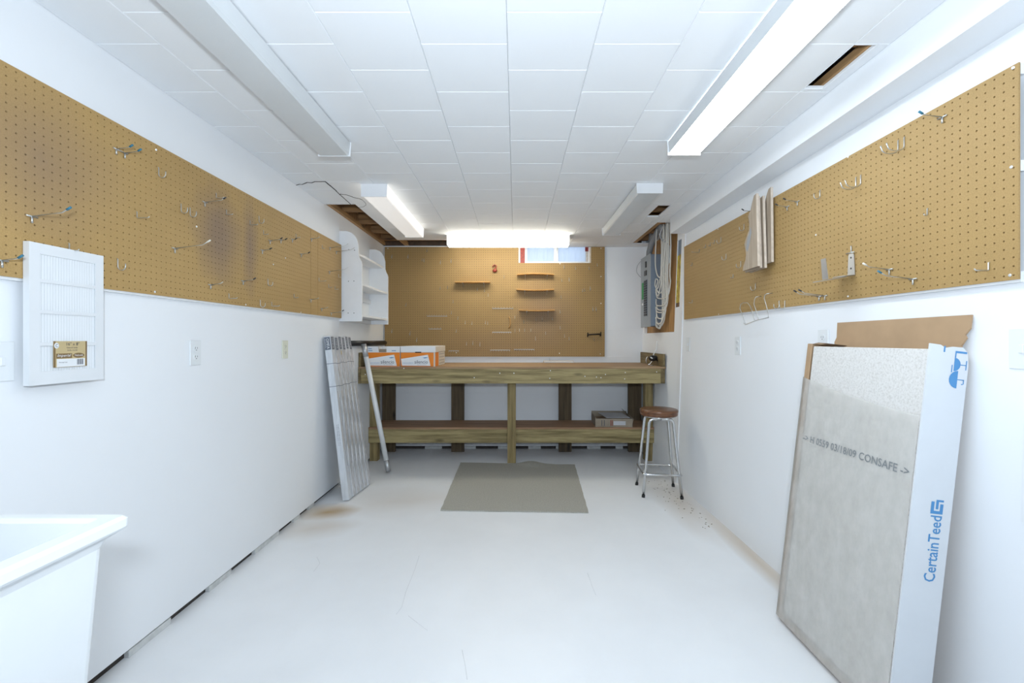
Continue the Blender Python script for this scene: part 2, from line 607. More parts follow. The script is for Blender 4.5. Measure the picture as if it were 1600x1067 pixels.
def rect_minus(rects, hole):
    out = []
    hx0, hx1, hy0, hy1 = hole
    for x0, x1, y0, y1 in rects:
        if hx1 <= x0 or hx0 >= x1 or hy1 <= y0 or hy0 >= y1:
            out.append((x0, x1, y0, y1))
            continue
        if hx0 > x0:
            out.append((x0, hx0, y0, y1))
        if hx1 < x1:
            out.append((hx1, x1, y0, y1))
        a, b = max(x0, hx0), min(x1, hx1)
        if hy0 > y0:
            out.append((a, b, y0, hy0))
        if hy1 < y1:
            out.append((a, b, hy1, y1))
    return [r for r in out if r[1] - r[0] > 0.004 and r[3] - r[2] > 0.004]


# ------------------------------------------------------------------ room shell
XL, YB, YR = -1.476, 5.016, -2.5
TOP = CEIL + 0.30


def XR(z):
    return 1.418 + 0.0353 * (z - H)


floor = MB().box(-1.75, 1.75, YR - 0.1, YB + 0.1, -0.1, 0.0).build('floor', 'floor', kind='structure')


def floor_px(px, py, z=0.0):
    y = F * (H - z) / (py - VY)
    return Vector(((px - VX) * y / F, y, z))


for pts in ([(655, 868), (648, 890), (634, 925), (628, 948), (619, 960)], [(638, 962), (655, 975), (668, 985)],
            [(722, 1015), (727, 1040), (730, 1062)], [(495, 870), (500, 880), (490, 893)], [(918, 895), (925, 915), (931, 930)]):
    MB().tube([floor_px(*p, z=0.0) for p in pts], 0.0007, 4).build('crack', 'floor_crack', floor)

# left wall: panels hung clear of the floor on a sill with spacer blocks
wall_left = MB().box(XL - 0.15, XL - 0.030, YR, YB + 0.1, 0, TOP).build('wall_left', 'sill', kind='structure')


def lp(y0, y1):
    def zb(y):
        return 0.042 - 0.0045 * (y - 1.5)
    vs = []
    for y in (y0, y1):
        for x in (XL - 0.0302, XL):
            for z in (zb(y), TOP):
                vs.append((x, y, z))
    fs = [(0, 1, 3, 2), (4, 6, 7, 5), (0, 4, 5, 1), (2, 3, 7, 6), (1, 5, 7, 3), (0, 2, 6, 4)]
    return MB().add(vs, fs)


lp(YR, 3.741).build('wall_panel', 'wall', wall_left)
lp(3.743, YB).build('wall_panel', 'wall', wall_left)
for y0, y1 in ((0.2, 0.5), (0.95, 1.2), (1.72, 1.93), (2.17, 2.34), (2.55, 2.81), (3.0, 3.08), (3.22, 3.3), (3.8, 4.0), (4.3, 4.45)):
    MB().box(XL - 0.0299, XL - 0.008, y0, y1, 0.0, 0.028, 0.002).build('spacer_block', 'block', wall_left)

# back wall with the basement window
WX0, WX1, WZ0, WZ1 = 0.105, 0.815, 0.864 + H, CEIL + 0.02
mb = MB()
for x0, x1, z0, z1 in rect_minus([(XL - 0.1, 1.6, 0.036, TOP)], (WX0, WX1, WZ0, WZ1)):
    mb.box(x0, x1, YB, YB + 0.20, z0, z1)
wall_back = mb.build('wall_back', 'wall_back', kind='structure')
MB().box(XL, 1.5, YB + 0.022, YB + 0.19, 0, 0.0355).build('sill_plate', 'sill', wall_back)
for x0, x1 in ((-1.02, -0.83), (-0.62, -0.45), (-0.2, -0.05), (0.14, 0.28), (0.45, 0.6), (0.80, 0.95), (1.12, 1.2)):
    MB().box(x0, x1, YB + 0.004, YB + 0.0218, 0, 0.03, 0.002).build('spacer_block', 'block', wall_back)
# painted seams of the back wall boards
for z in (0.31, 0.62, 1.03, 1.33):
    for x0, x1 in (((-1.46, 1.37),) if z < 0.9 else ((0.995, 1.39),)):
        MB().box(x0, x1, YB - 0.0018, YB + 0.001, z, z + 0.006, 0.0008).build('seam', 'wall_back', wall_back)

# right wall, leaning slightly, with the cut-outs round the electrical panel
def wr(y, z, d=0.0):
    return (XR(z) + d, y, z)


def wr_slab(mb, y0, y1, z0, z1, d0, d1):
    vs = [wr(y, z, d) for y in (y0, y1) for z in (z0, z1) for d in (d0, d1)]
    fs = [(0, 1, 3, 2), (4, 6, 7, 5), (0, 4, 5, 1), (2, 3, 7, 6), (0, 2, 6, 4), (1, 5, 7, 3)]
    mb.add(vs, fs)


HOLE1 = (4.02, 4.955, 0.072 + H, CEIL)
HOLE2 = (3.90, 4.010, 0.29 + H, 0.885 + H)
mb = MB()
rs = [(YR, YB + 0.1, 0.0, TOP)]
for h in (HOLE1, HOLE2):
    rs = rect_minus(rs, h)
for y0, y1, z0, z1 in rs:
    wr_slab(mb, y0, y1, z0, z1, 0.0, 0.03)
wall_right = mb.build('wall_right', 'wall', kind='structure')
mb = MB()
wr_slab(mb, YR, YB + 0.1, 0, TOP, 0.13, 0.2)
mb.build('wall_core', 'sill', wall_right)
mb = MB()
wr_slab(mb, 4.03, 4.95, 0.05 + H, TOP, 0.0305, 0.05)
mb.build('mounting_board', 'panelwood', wall_right)
mb = MB()
wr_slab(mb, 4.022, 4.34, 0.074 + H, CEIL - 0.02, 0.002, 0.0302)
mb.build('mounting_board', 'panelwood', wall_right)
mb = MB()
wr_slab(mb, 3.901, 4.009, 0.33 + H, 0.75 + H, 0.003, 0.08)
mb.build('insulation', 'insul', wall_right)
mb = MB()
wr_slab(mb, 3.945, 3.960, 0.295 + H, 0.76 + H, 0.001, 0.0028)
mb.build('stud_edge', 'panelwood', wall_right)
mb = MB()
wr_slab(mb, 3.901, 4.009, 0.752 + H, 0.883 + H, 0.006, 0.08)
mb.build('dark_gap', 'grey_box', wall_right)
mb = MB()
wr_slab(mb, 3.901, 4.009, 0.291 + H, 0.328 + H, 0.004, 0.08)
mb.build('stud_edge', 'subfloor', wall_right)
mb = MB()
wr_slab(mb, 3.815, 3.893, 0.0, 0.905 + H, -0.008, 0.0)
mb.build('trim_1', 'white_semi', kind='structure')
mb = MB()
wr_slab(mb, 1.19, 1.238, 0.72, 0.80 + H, -0.006, 0.0)
mb.build('trim_2', 'white_semi', kind='structure')

wall_rear = MB().box(-1.75, 1.75, YR - 0.1, YR, 0, TOP).build('wall_rear', 'wall', kind='structure')
MB().box(1.317, 1.46, YR, 3.82, 0.905 + H, CEIL + 0.05).build('trim_3', 'wall', kind='structure')

# ceiling: subfloor, joists, strapping and the square fibre tiles
ceiling = MB().box(-1.75, 1.75, YR - 0.1, YB + 0.22, TOP, TOP + 0.08).build('ceiling', 'subfloor', kind='structure')
for y in (1.62, 2.03, 2.44, 2.85, 3.25, 3.77, 4.16, 4.53, 4.86):
    MB().box(-1.476, 1.44, y, y + 0.04, CEIL + 0.045, TOP).build('joist', 'joist', ceiling)
for x0, x1 in ((-1.475, -1.445), (-1.24, -1.19), (1.262, 1.31), (1.10, 1.118)):
    MB().box(x0, x1, 1.3, YB - 0.01, CEIL + 0.0135, CEIL + 0.044).build('strapping', 'strap', ceiling)
MB().box(XL + 0.0005, XL + 0.012, 3.3, YB - 0.031, CEIL + 0.0445, TOP).build('rim_joist', 'joist', ceiling)
MB().box(-1.19, 1.25, YB - 0.05, YB - 0.003, CEIL + 0.0135, CEIL + 0.044).build('strapping', 'subfloor', ceiling)
MB().box(XL, 1.40, YB - 0.03, YB - 0.002, CEIL + 0.0445, TOP).build('rim_joist', 'subfloor', ceiling)
MB().box(-1.4755, -1.24, YB - 0.05, YB - 0.003, CEIL + 0.0135, CEIL + 0.044).build('rim_joist', 'subfloor', ceiling)

HOLES = [(-1.476, -1.235, 3.44, YB), (-1.24, -0.72, 4.665, YB), (1.195, 1.272, 1.583, 1.853),
         (1.104, 1.203, 3.47, 3.784), (1.256, 1.46, 3.97, 4.86), (1.317, 1.46, YR, 3.82)]
tile_mesh = {}


def tile(x0, x1, y0, y1):
    g = 0.0003
    x0, x1, y0, y1 = x0 + g, x1 - g, y0 + g, y1 - g
    w, d = round(x1 - x0, 4), round(y1 - y0, 4)
    cx, cy = (x0 + x1) / 2, (y0 + y1) / 2
    if (w, d) not in tile_mesh:
        c, h = 0.0024, 0.0035
        a, b = w / 2, d / 2
        q = lambda a, b, z: [(-a, -b, z), (a, -b, z), (a, b, z), (-a, b, z)]
        vs = q(a - c, b - c, 0) + q(a, b, h) + q(a, b, 0.013)
        fs = [(3, 2, 1, 0), (8, 9, 10, 11)]
        for o in (0, 4):
            for k in range(4):
                l = (k + 1) % 4
                fs.append((o + k, o + l, o + 4 + l, o + 4 + k))
        me = bpy.data.meshes.new('tile')
        me.from_pydata(vs, [], fs)
        me.materials.append(M['tile'])
        tile_mesh[(w, d)] = me
    o = bpy.data.objects.new('tile', tile_mesh[(w, d)])
    COL.objects.link(o)
    o.parent = ceiling
    o.location = Vector((cx, cy, CEIL)) - wloc(ceiling)


T = 0.3048
for k in range(-5, 5):
    x0, x1 = -0.0296 + T * k, -0.0296 + T * (k + 1)
    x0, x1 = max(x0, XL), min(x1, 1.46)
    if k == 4:
        x1 = 1.46
    off = 1.42 + (T / 2 if (k % 2 or k == 4) else 0)
    j = -13
    while off + T * j < YB:
        y0, y1 = max(off + T * j, YR), min(off + T * (j + 1), YB)
        j += 1
        if y1 - y0 < 0.01 or y1 < -0.6:
            continue
        rr = [(x0, x1, y0, y1)]
        for h in HOLES:
            rr = rect_minus(rr, h)
        for r in rr:
            tile(*r)
MB().box(XL, 1.317, YR, -0.55, CEIL, CEIL + 0.013).build('tile', 'tile', ceiling)


def ceil_px(px, py):
    y = F * 1.039 / (VY - py)
    return Vector(((px - VX) * y / F, y, CEIL + 0.0002))


for pts, r in (([(463, 289), (468, 287.5), (472, 288), (480, 284.8), (487, 285.5), (492, 283.5), (508, 283.5), (512, 287), (517, 291)], 0.0035),
               ([(517, 291), (524, 297), (530, 303), (538, 310), (548, 319)], 0.0030),
               ([(530, 303), (540, 304), (547, 306), (553, 308.5), (561, 310), (566, 312)], 0.0028),
               ([(566, 312), (571, 317), (572, 320), (568, 323), (561, 324)], 0.0016)):
    MB().tube([ceil_px(*p) for p in pts], r, 5).build('crack', 'crack', ceiling)

# window
win = thing('window_1', (0.46, YB + 0.1, WZ0), None, None, kind='structure')
mb = MB()
mb.box(WX0, WX1, YB + 0.001, YB + 0.13, WZ0 - 0.012, WZ0 + 0.012)
mb.build('window_sill', 'white_semi', win)
mb = MB()
mb.box(WX0, WX0 + 0.022, YB + 0.05, YB + 0.13, WZ0 + 0.012, WZ1)
mb.build('window_frame', 'white_semi', win)
MB().box(0.432, 0.462, YB + 0.06, YB + 0.12, WZ0 + 0.012, WZ1).build('mullion', 'white_semi', win)
MB().box(0.462, 0.48, YB + 0.07, YB + 0.11, WZ0 + 0.012, WZ1).build('mullion', 'alu', win)
MB().box(WX1 - 0.02, WX1, YB + 0.03, YB + 0.13, WZ0 + 0.012, WZ1).build('window_frame', 'plaster', win)


def pane(x0, x1, y):
    n = 26
    vs, fs = [], []
    for i in range(n + 1):
        x = x0 + (x1 - x0) * i / n
        dy = 0.004 * math.sin(i * 1.9) + 0.003 * math.sin(i * 0.7)
        vs += [(x, y + dy, WZ0 + 0.012), (x, y + dy, WZ1)]
    for i in range(n):
        fs.append((2 * i, 2 * i + 2, 2 * i + 3, 2 * i + 1))
    return MB().add(vs, fs, True)


pane(WX0 + 0.02, 0.433, YB + 0.095).build('pane', 'frosted', win)
pane(0.478, WX1 - 0.018, YB + 0.095).build('pane', 'frosted', win)


# ------------------------------------------------------------------ strip lights
def fixture(x, y0, y1, thick, lensmat, label, across=False, w=0.178, sidemat=None):
    """wraparound strip light on the ceiling; along y, or along x when across"""
    if across:
        cx, cy, L = (y0 + y1) / 2, x, y1 - y0
        fr = lambda a, b, c: (cx + b, cy + a, CEIL - c)
    else:
        cx, cy, L = x, (y0 + y1) / 2, y1 - y0
        fr = lambda a, b, c: (cx + a, cy + b, CEIL - c)
    t = thing('strip_light', (cx, cy, CEIL - thick), label, 'ceiling light', 'wraparound strip lights on the ceiling')
    h = w / 2
    MB().box(-h + 0.02, h - 0.02, -L / 2 + 0.006, L / 2 - 0.006, 0.0005, 0.03, fr=fr).build('housing', 'white_gloss', t)
    hx = h - 0.004
    fq = lambda a, b, c: fr(a, c, b)
    MB().prism([(-hx + 0.006, thick - 0.008), (-hx + 0.014, thick), (hx - 0.014, thick), (hx - 0.006, thick - 0.008)], fq, -L / 2 + 0.005, L / 2 - 0.005).build('lens', lensmat, t)
    for s in (-1, 1):
        MB().prism([(s * hx, 0.006), (s * (hx - .006), thick - 0.0085), (s * (hx - .010), thick - 0.0085), (s * (hx - .004), 0.006)], fq, -L / 2 + 0.005, L / 2 - 0.005).build('lens_side', sidemat or 'lens_off', t)
    for s in (-1, 1):
        e = s * L / 2
        MB().prism([(-h, 0.0005), (-h + 0.004, thick + 0.002), (h - 0.004, thick + 0.002), (h, 0.0005)], lambda a, b, c: fr(a, c, b),
                   e - s * 0.005, e).build('end_cap', 'white_gloss', t)
    return t


fixture(-0.955, 1.14, 2.36, 0.072, 'lens_off', 'unlit grey strip light over the left pegboard, nearest on the left')
fixture(0.880, 1.125, 2.346, 0.072, 'lens_front', 'brightly lit strip light on the right, nearest the camera')
fixture(-0.944, 2.98, 4.17, 0.085, 'lens_side', 'softly glowing strip light beside the open ceiling hole at left', sidemat='lens_edge')
fixture(0.888, 2.967, 4.165, 0.066, 'lens_off', 'unlit strip light near the electrical panel, far right')
fixture(4.52, -0.685, 0.533, 0.092, 'lens_back', 'lit strip light running crosswise above the back pegboard', across=True, sidemat='lens_back')


# ------------------------------------------------------------------ pegboards
def peg_sheet(name, fr, a0, a1, b0, b1, thick, mat, parent, cuts=(), pitch=0.0254, r=0.0029):
    """hardboard with real holes; fr(a, b, c): c = depth behind the face"""
    na, nb = max(1, round((a1 - a0) / pitch)), max(1, round((b1 - b0) / pitch))
    pa, pb = (a1 - a0) / na, (b1 - b0) / nb
    vs, fs = [], []
    octs = [(r * math.cos(math.radians(45 * k + 45)), r * math.sin(math.radians(45 * k + 45))) for k in range(8)]
    for i in range(na):
        for j in range(nb):
            ca, cb = a0 + pa * (i + 0.5), b0 + pb * (j + 0.5)
            if any(x0 - 0.001 <= ca <= x1 + 0.001 and z0 - 0.001 <= cb <= z1 + 0.001 for x0, x1, z0, z1 in cuts):
                continue
            o = len(vs)
            ha, hb = pa / 2, pb / 2
            vs += [fr(ca + ha, cb + hb, 0), fr(ca - ha, cb + hb, 0), fr(ca - ha, cb - hb, 0), fr(ca + ha, cb - hb, 0)]
            vs += [fr(ca + p, cb + q, 0) for p, q in octs]
            vs += [fr(ca + p, cb + q, thick) for p, q in octs]
            for k in range(4):
                l = (k + 1) % 4
                fs.append((o + k, o + l, o + 4 + (2 * k + 2) % 8, o + 4 + 2 * k + 1, o + 4 + 2 * k))
            for k in range(8):
                l = (k + 1) % 8
                fs.append((o + 4 + k, o + 4 + l, o + 12 + l, o + 12 + k))
    o = len(vs)
    vs += [fr(a, b, c) for c in (0, thick) for a, b in ((a0, b0), (a1, b0), (a1, b1), (a0, b1))]
    fs += [(o + k, o + (k + 1) % 4, o + 4 + (k + 1) % 4, o + 4 + k) for k in range(4)]
    return mkobj(name, vs, fs, mat, parent)


PL = -1.452     # face of the left pegboard
PLZ0, PLZ1 = 0.181 + H, 0.790 + H
PEG_BACK = None
board_left = thing('pegboard', (PL, 2.3, PLZ0), 'long brown pegboard on the left wall, darker in patches, with many hooks', 'pegboard')
fl = lambda a, b, c: (PL - c, a, b)
peg_sheet('panel', fl, 0.73, 3.168, PLZ0, PLZ1, 0.005, 'peg_left', board_left)
peg_sheet('panel', fl, 3.172, 3.285, PLZ0, PLZ1, 0.005, 'peg_left', board_left)
peg_sheet('panel', fl, 3.289, 3.73, PLZ0, PLZ1, 0.005, 'peg_left', board_left)
MB().box(PL - 0.0062, PL - 0.0053, 0.74, 3.72, PLZ0 + .004, PLZ1 - .004).build('hole_shade_sheet', 'hole_shade', board_left)  # dark sheet added behind each board so its holes look shaded
for z in (PLZ0 - 0.008, (PLZ0 + PLZ1) / 2, PLZ1 - 0.032):
    MB().box(XL + 0.0005, PL - 0.0064, 0.73, 3.73, z, z + 0.03).build('furring_strip', 'white_semi', board_left)

PR = 1.405
PRZ0, PRZ1 = 0.170 + H, 0.776 + H
board_right = thing('pegboard', (PR, 2.5, PRZ0), 'brown pegboard on the right wall above the leaning carton', 'pegboard')
fr_ = lambda a, b, c: (PR + c, a, b)
peg_sheet('panel', fr_, 1.252, 3.742, PRZ0, PRZ1, 0.005, 'peg_right', board_right)
MB().box(PR + 0.0053, PR + 0.0062, 1.26, 3.735, PRZ0 + .004, PRZ1 - .004).build('hole_shade_sheet', 'hole_shade', board_right)
for z in (PRZ0 - 0.008, (PRZ0 + PRZ1) / 2, PRZ1 - 0.032):
    MB().box(PR + 0.0064, 1.4215, 1.252, 3.742, z, z + 0.03).build('furring_strip', 'white_semi', board_right)

PB = 4.994
PBX0, PBX1, PBZ0, PBZ1 = -1.463, 0.991, -0.186 + H, 1.036 + H
board_back = thing('pegboard', (-0.236, PB, PBZ0), 'large brown pegboard covering the back wall above the workbench', 'pegboard')
fb = lambda a, b, c: (a, PB + c, b)
nb_ = round((PBX1 - PBX0) / 0.0254)
pa_ = (PBX1 - PBX0) / nb_
nz_ = round((PBZ1 - PBZ0) / 0.0254)
pz_ = (PBZ1 - PBZ0) / nz_
cx0 = PBX0 + pa_ * round((0.04 - PBX0) / pa_)
cx1 = PBX0 + pa_ * round((0.83 - PBX0) / pa_)
cz0 = PBZ0 + pz_ * round((0.866 + H - PBZ0) / pz_)
peg_sheet('panel', fb, PBX0, PBX1, PBZ0, PBZ1, 0.005, 'peg_back', board_back, cuts=[(cx0, cx1, cz0, 9)], r=0.0034)
MB().box(cx0 - 0.004, cx1 + 0.004, PB + 0.0002, PB + 0.006, cz0 - 0.002, cz0).build('edge', 'peg_back', board_back)
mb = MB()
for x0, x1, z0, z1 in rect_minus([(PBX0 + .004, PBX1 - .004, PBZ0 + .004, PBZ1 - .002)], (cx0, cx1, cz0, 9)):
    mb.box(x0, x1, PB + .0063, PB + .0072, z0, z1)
mb.build('hole_shade_sheet', 'hole_shade', board_back)
for z in (PBZ0 + 0.004, PBZ0 + 0.4, PBZ0 + 0.8):
    MB().box(PBX0 + 0.004, PBX1 - 0.004, PB + 0.0074, YB - 0.0005, z, z + 0.04).build('furring_strip', 'white_semi', board_back)
MB().box(0.05, 0.100, PB + 0.008, PB + 0.018, cz0, CEIL - 0.01).build('casing', 'red', win)
MB().box(cx1 - 0.016, cx1 - 0.002, PB + 0.002, PB + 0.018, cz0, CEIL - 0.01).build('casing', 'scroll_edge', win)
MB().box(0.775, 0.81, PB + 0.012, PB + 0.018, CEIL - 0.05, CEIL - 0.004).build('casing', 'red', win)


# pixel positions on the boards' own planes
def onL(px, py):
    y = F * PL / (px - VX)
    return Vector((PL, y, H + (VY - py) * y / F))


def onR(px, py):
    y = F * PR / (px - VX)
    return Vector((PR, y, H + (VY - py) * y / F))


def onB(px, py):
    return Vector(((px - VX) * PB / F, PB, H + (VY - py) * PB / F))


NL, NR, NB_ = Vector((1, 0, 0)), Vector((-1, 0, 0)), Vector((0, -1, 0))
UP = Vector((0, 0, 1))


def screws(board, plane, n, pts, r=0.006):
    for p in pts:
        c = plane(*p)
        t = UP.cross(n)
        vs = [c + n * 0.0003 + t * (r * math.cos(k * math.pi / 4)) + UP * (r * math.sin(k * math.pi / 4)) for k in range(8)]
        vs += [c + n * 0.0025 + t * (r * 0.6 * math.cos(k * math.pi / 4)) + UP * (r * 0.6 * math.sin(k * math.pi / 4)) for k in range(8)]
        fs = [(k, (k + 1) % 8, 8 + (k + 1) % 8, 8 + k) for k in range(8)] + [tuple(range(8, 16))]
        mkobj('screw', vs, fs, 'nailhead', board)


screws(board_left, onL, NL, [(244, 234), (307, 354), (242, 456), (384, 476), (427, 413), (446, 403), (470, 488)], 0.005)
screws(board_right, onR, NR, [(1583, 106), (1580, 261), (1578, 430), (1325, 245), (1275, 367), (1325, 463), (1203, 314), (1122, 358), (1123, 491)], 0.0048)
screws(board_back, onB, NB_, [(606, 388), (939, 388), (939, 432), (939, 474), (938, 553), (874, 552), (713, 551), (607, 545), (875, 412)], 0.006)
M['knot_black'] = M['black']


# ------------------------------------------------------------------ hooks
def hook_geo(kind, p, n, length, root, mat='steel', tip=None, wr_=0.0021, sc=1.0):
    t = UP.cross(n).normalized()
    e = n * 0.0026
    if kind == 'J':
        r = 0.014 * sc
        path = [p + e + UP * 0.026 * sc, p + e + UP * 0.0]
        path += arc(p + e + n * r, -n, -UP, r, 0, 180, 8)[1:]
        path += [path[-1] + UP * 0.010 * sc]
        MB().tube([p - n * 0.003 + UP * 0.029 * sc] + path, wr_, 6).build('wire', mat, root)
    elif kind == 'JJ':
        for s in (-0.013, 0.013):
            q = p + t * s
            r = 0.03 * sc
            path = [q - n * 0.003 + UP * 0.034 * sc, q + e + UP * 0.030 * sc, q + e - UP * 0.002]
            path += arc(q + e + n * r - UP * 0.002, -n, -UP * 0.55, r, 0, 180, 8)[1:]
            path += [path[-1] + UP * 0.012 + n * 0.004]
            MB().tube(path, wr_ * 1.1, 6).build('wire', mat, root)
    elif kind == 'L':
        path = [p - n * 0.003 + UP * 0.024 * sc, p + e + UP * 0.022 * sc, p + e + UP * 0.001, p + n * 0.005 - UP * 0.001,
                p + n * length * 0.9, p + n * length + UP * 0.004]
        MB().tube(path, wr_, 6).build('wire', mat, root)
    elif kind in ('P', 'PP'):
        offs = (0.0,) if kind == 'P' else (-0.018, 0.018)
        for s in offs:
            q = p + t * s
            path = [q + n * 0.003, q + n * length * 0.8 + UP * length * 0.10, q + n * length + UP * length * 0.22]
            MB().tube(path, wr_, 6).build('prong', mat, root)
            MB().tube([q + n * 0.004 - UP * 0.020, q + n * 0.0035 - UP * 0.001], wr_ * 1.5, 6).build('peg', mat, root)
            if tip:
                d = (path[2] - path[1]).normalized()
                MB().tube([path[2] - d * 0.012, path[2] + d * 0.003], wr_ * 1.7, 6).build('tip', tip, root)
        w = 0.016 if kind == 'P' else 0.03
        MB().tube([p + n * 0.0035 - t * w, p + n * 0.0035 + t * w], wr_ * 1.3, 6).build('crossbar', mat, root)


ORD = ['first', 'second', 'third', 'fourth', 'fifth', 'sixth', 'seventh', 'eighth', 'ninth', 'tenth', 'eleventh', 'twelfth', 'thirteenth',
       'fourteenth', 'fifteenth', 'sixteenth', 'seventeenth', 'eighteenth', 'nineteenth', 'twentieth']
KIND = {'J': 'round J hook', 'JJ': 'double curved hook', 'L': 'short L hook', 'P': 'straight prong hook', 'PP': 'double prong hook'}

L_HOOKS = [('PP', 187, 236, .062, 'blue_tip'), ('J', 247, 272, 0), ('L', 213, 340, .05), ('P', 48, 338, .118, 'blue_tip'), ('P', 1, 407, .06, 'blue_tip'),
           ('L', 107, 391, .035), ('J', 183, 416, 0), ('P', 319, 316, .10, 'dark_tip'), ('L', 337, 309, .04), ('J', 282, 328, 0), ('J', 296, 334, 0),
           ('L', 353, 335, .035), ('L', 390, 351, .045), ('J', 404, 345, 0), ('L', 411, 366, .03), ('P', 421, 376, .075, 'dark_tip'), ('P', 438, 375, .04, 'dark_tip'),
           ('P', 456, 374, .03, 'dark_tip'), ('L', 462, 371, .03), ('P', 272, 388, .152, 'white_tip'), ('P', 409, 391, .055, 'dark_tip'), ('P', 470, 397, .06, 'dark_tip'),
           ('P', 379, 439, .068, 'dark_tip'), ('J', 418, 443, 0), ('P', 328, 445, .062), ('L', 357, 466, .045), ('J', 406, 476, 0), ('L', 424, 478, .05),
           ('L', 459, 465, .03), ('P', 485, 468, .06), ('L', 498, 439, .055), ('L', 513, 449, .03), ('L', 523, 452, .03), ('P', 502, 482, .05),
           ('P', 517, 489, .10, 'dark_tip'), ('P', 515, 387, .145), ('P', 525, 393, .15), ('P', 514, 424, .15), ('L', 528.5, 433, .03), ('L', 503, 388, .02), ('P', 486, 373, .06)]
R_HOOKS = [('J', 1282, 306, 0), ('P', 1231, 323, .062, 'dark_tip'), ('P', 1247, 315, .072, 'dark_tip'), ('J', 1163, 357, 0), ('L', 1093, 394, .06), ('L', 1103, 387, .015),
           ('L', 1110.5, 384, .015), ('L', 1117, 380, .015), ('J', 1127, 377, 0), ('J', 1135, 403, 0), ('J', 1158, 415, 0), ('L', 1146, 434, .02), ('L', 1082, 415, .015),
           ('L', 1082, 473, .03), ('J', 1181, 450, 0), ('J', 1218, 478, 0), ('J', 1227, 478, 0), ('P', 1281, 463, .118, 'dark_tip'), ('P', 1290, 462, .12, 'dark_tip'),
           ('P', 1474, 183, .078, 'blue_tip'), ('JJ', 1409, 230, 0), ('JJ', 1342, 287, 0), ('L', 1450, 336, .014), ('L', 1546, 422, .045),
           ('P', 1391, 421, .10, 'white_tip'), ('P', 1428, 436, .125, 'blue_tip'), ('P', 1178, 331, .07, 'dark_tip')]


def place_hooks(lst, plane, n, side, group):
    pos = [(h, plane(h[1], h[2])) for h in lst]
    for kind in KIND:
        same = sorted([q for q in pos if q[0][0] == kind], key=lambda q: q[1].y)
        for i, (h, p) in enumerate(same):
            if len(same) == 1:
                lab = f'the only {KIND[kind]} on the {side} pegboard'
            else:
                tipn = h[4].replace('_tip', '-tipped ') if len(h) > 4 else ''
                lab = f'{tipn}steel {KIND[kind]}, {ORD[i]} of its kind from near end of {side} pegboard'
            root = thing('peg_hook', p, lab, 'hook', group)
            hook_geo(kind, p, n, h[3], root, tip=(h[4] if len(h) > 4 else None))


place_hooks(L_HOOKS, onL, NL, 'left', 'hooks on the left pegboard')
place_hooks(R_HOOKS, onR, NR, 'right', 'hooks on the right pegboard')

B_HOOKS = [(612.7, 402), (638, 402), (660, 408), (663, 408), (667.5, 393.5), (688.6, 411), (705, 409), (688, 452), (699.5, 451), (634.6, 478), (746, 454),
           (757, 456), (612.7, 518), (641, 522), (651.5, 532), (708, 473), (705.4, 490.5), (715.5, 499), (727, 506), (737.5, 507), (758.5, 506), (762, 507),
           (713, 519), (729, 539), (739, 537), (750, 539), (881, 418), (899, 421), (920, 421), (933, 416), (877.5, 440), (876.6, 466), (875, 489),
           (910, 456), (913, 455), (922, 452), (926, 484), (931, 484), (837.5, 501), (847, 499), (863, 500), (875, 514), (852.6, 522.5), (836.6, 530),
           (882, 527), (889, 531), (804.5, 498), (818, 505), (928, 532), (889, 438), (787.6, 435), (762.7, 463), (804.5, 518), (811.6, 518), (819.6, 518), (829.4, 518)]
bands = [(0, 425, 'top'), (425, 446, 'second'), (446, 470, 'third'), (470, 495, 'fourth'), (495, 512, 'fifth'), (512, 526, 'sixth'), (526, 600, 'lowest')]
for lo, hi, bn in bands:
    row = sorted([b for b in B_HOOKS if lo <= b[1] < hi])
    for i, (px, py) in enumerate(row):
        p = onB(px, py)
        lab = f'small steel hook, {ORD[i]} from left in the {bn} row on the back pegboard'
        root = thing('peg_hook', p, lab, 'hook', 'hooks on the back pegboard')
        k = 'L' if (i + int(px)) % 3 else 'J'
        hook_geo(k, p, NB_, 0.035 + 0.02 * ((int(px) * 7) % 3) / 2, root, 'hook_dull', sc=1.15 if k == 'J' else 1.35, wr_=0.0024)


# ------------------------------------------------------------------ workbench
bench = thing('workbench', (0.0, 4.6, 0), 'long wall to wall treated lumber workbench under the back pegboard', 'workbench')
bz = lambda zr: zr + H
MB().box(-1.4745, 1.402, 4.190, 4.99, bz(-.252), bz(-.270), 0.001).build('top', 'ply_x', bench)
MB().box(-1.45, 1.356, 4.190, 4.228, bz(-.2702), bz(-.408), 0.002).build('fascia', 'treat_x', bench)
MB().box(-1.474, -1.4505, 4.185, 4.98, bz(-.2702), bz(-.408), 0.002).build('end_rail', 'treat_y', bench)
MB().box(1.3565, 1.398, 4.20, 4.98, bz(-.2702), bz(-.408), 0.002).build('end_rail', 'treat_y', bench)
MB().box(1.376, 1.397, 4.192, 4.95, bz(-.2518), bz(-.133), 0.002).build('end_board', 'treat_y', bench)
MB().box(-1.473, -1.452, 4.192, 4.95, bz(-.2518), bz(-.120), 0.002).build('end_board', 'treat_y', bench)
MB().box(-0.083, 0.0, 4.440, 4.4775, 0.0, bz(-.2702), 0.002).build('leg', 'treat_z', bench)
for x0, x1 in ((-1.474, -1.396), (1.305, 1.382)):
    MB().box(x0, x1, 4.5165, 4.60, 0.0, bz(-.2702), 0.002).build('leg', 'treat_z', bench)
for x0, x1 in ((-1.458, -1.318), (-0.705, -0.565), (0.468, 0.608), (1.228, 1.368)):
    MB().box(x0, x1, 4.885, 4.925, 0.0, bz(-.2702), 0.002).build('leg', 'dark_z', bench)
MB().box(-1.474, 1.382, 4.478, 4.516, bz(-.8935), bz(-1.03), 0.002).build('shelf_fascia', 'treat_x', bench)
MB().box(-1.474, 1.382, 4.478, 4.8845, bz(-.875), bz(-.893), 0.001).build('lower_shelf', 'ply_low', bench)
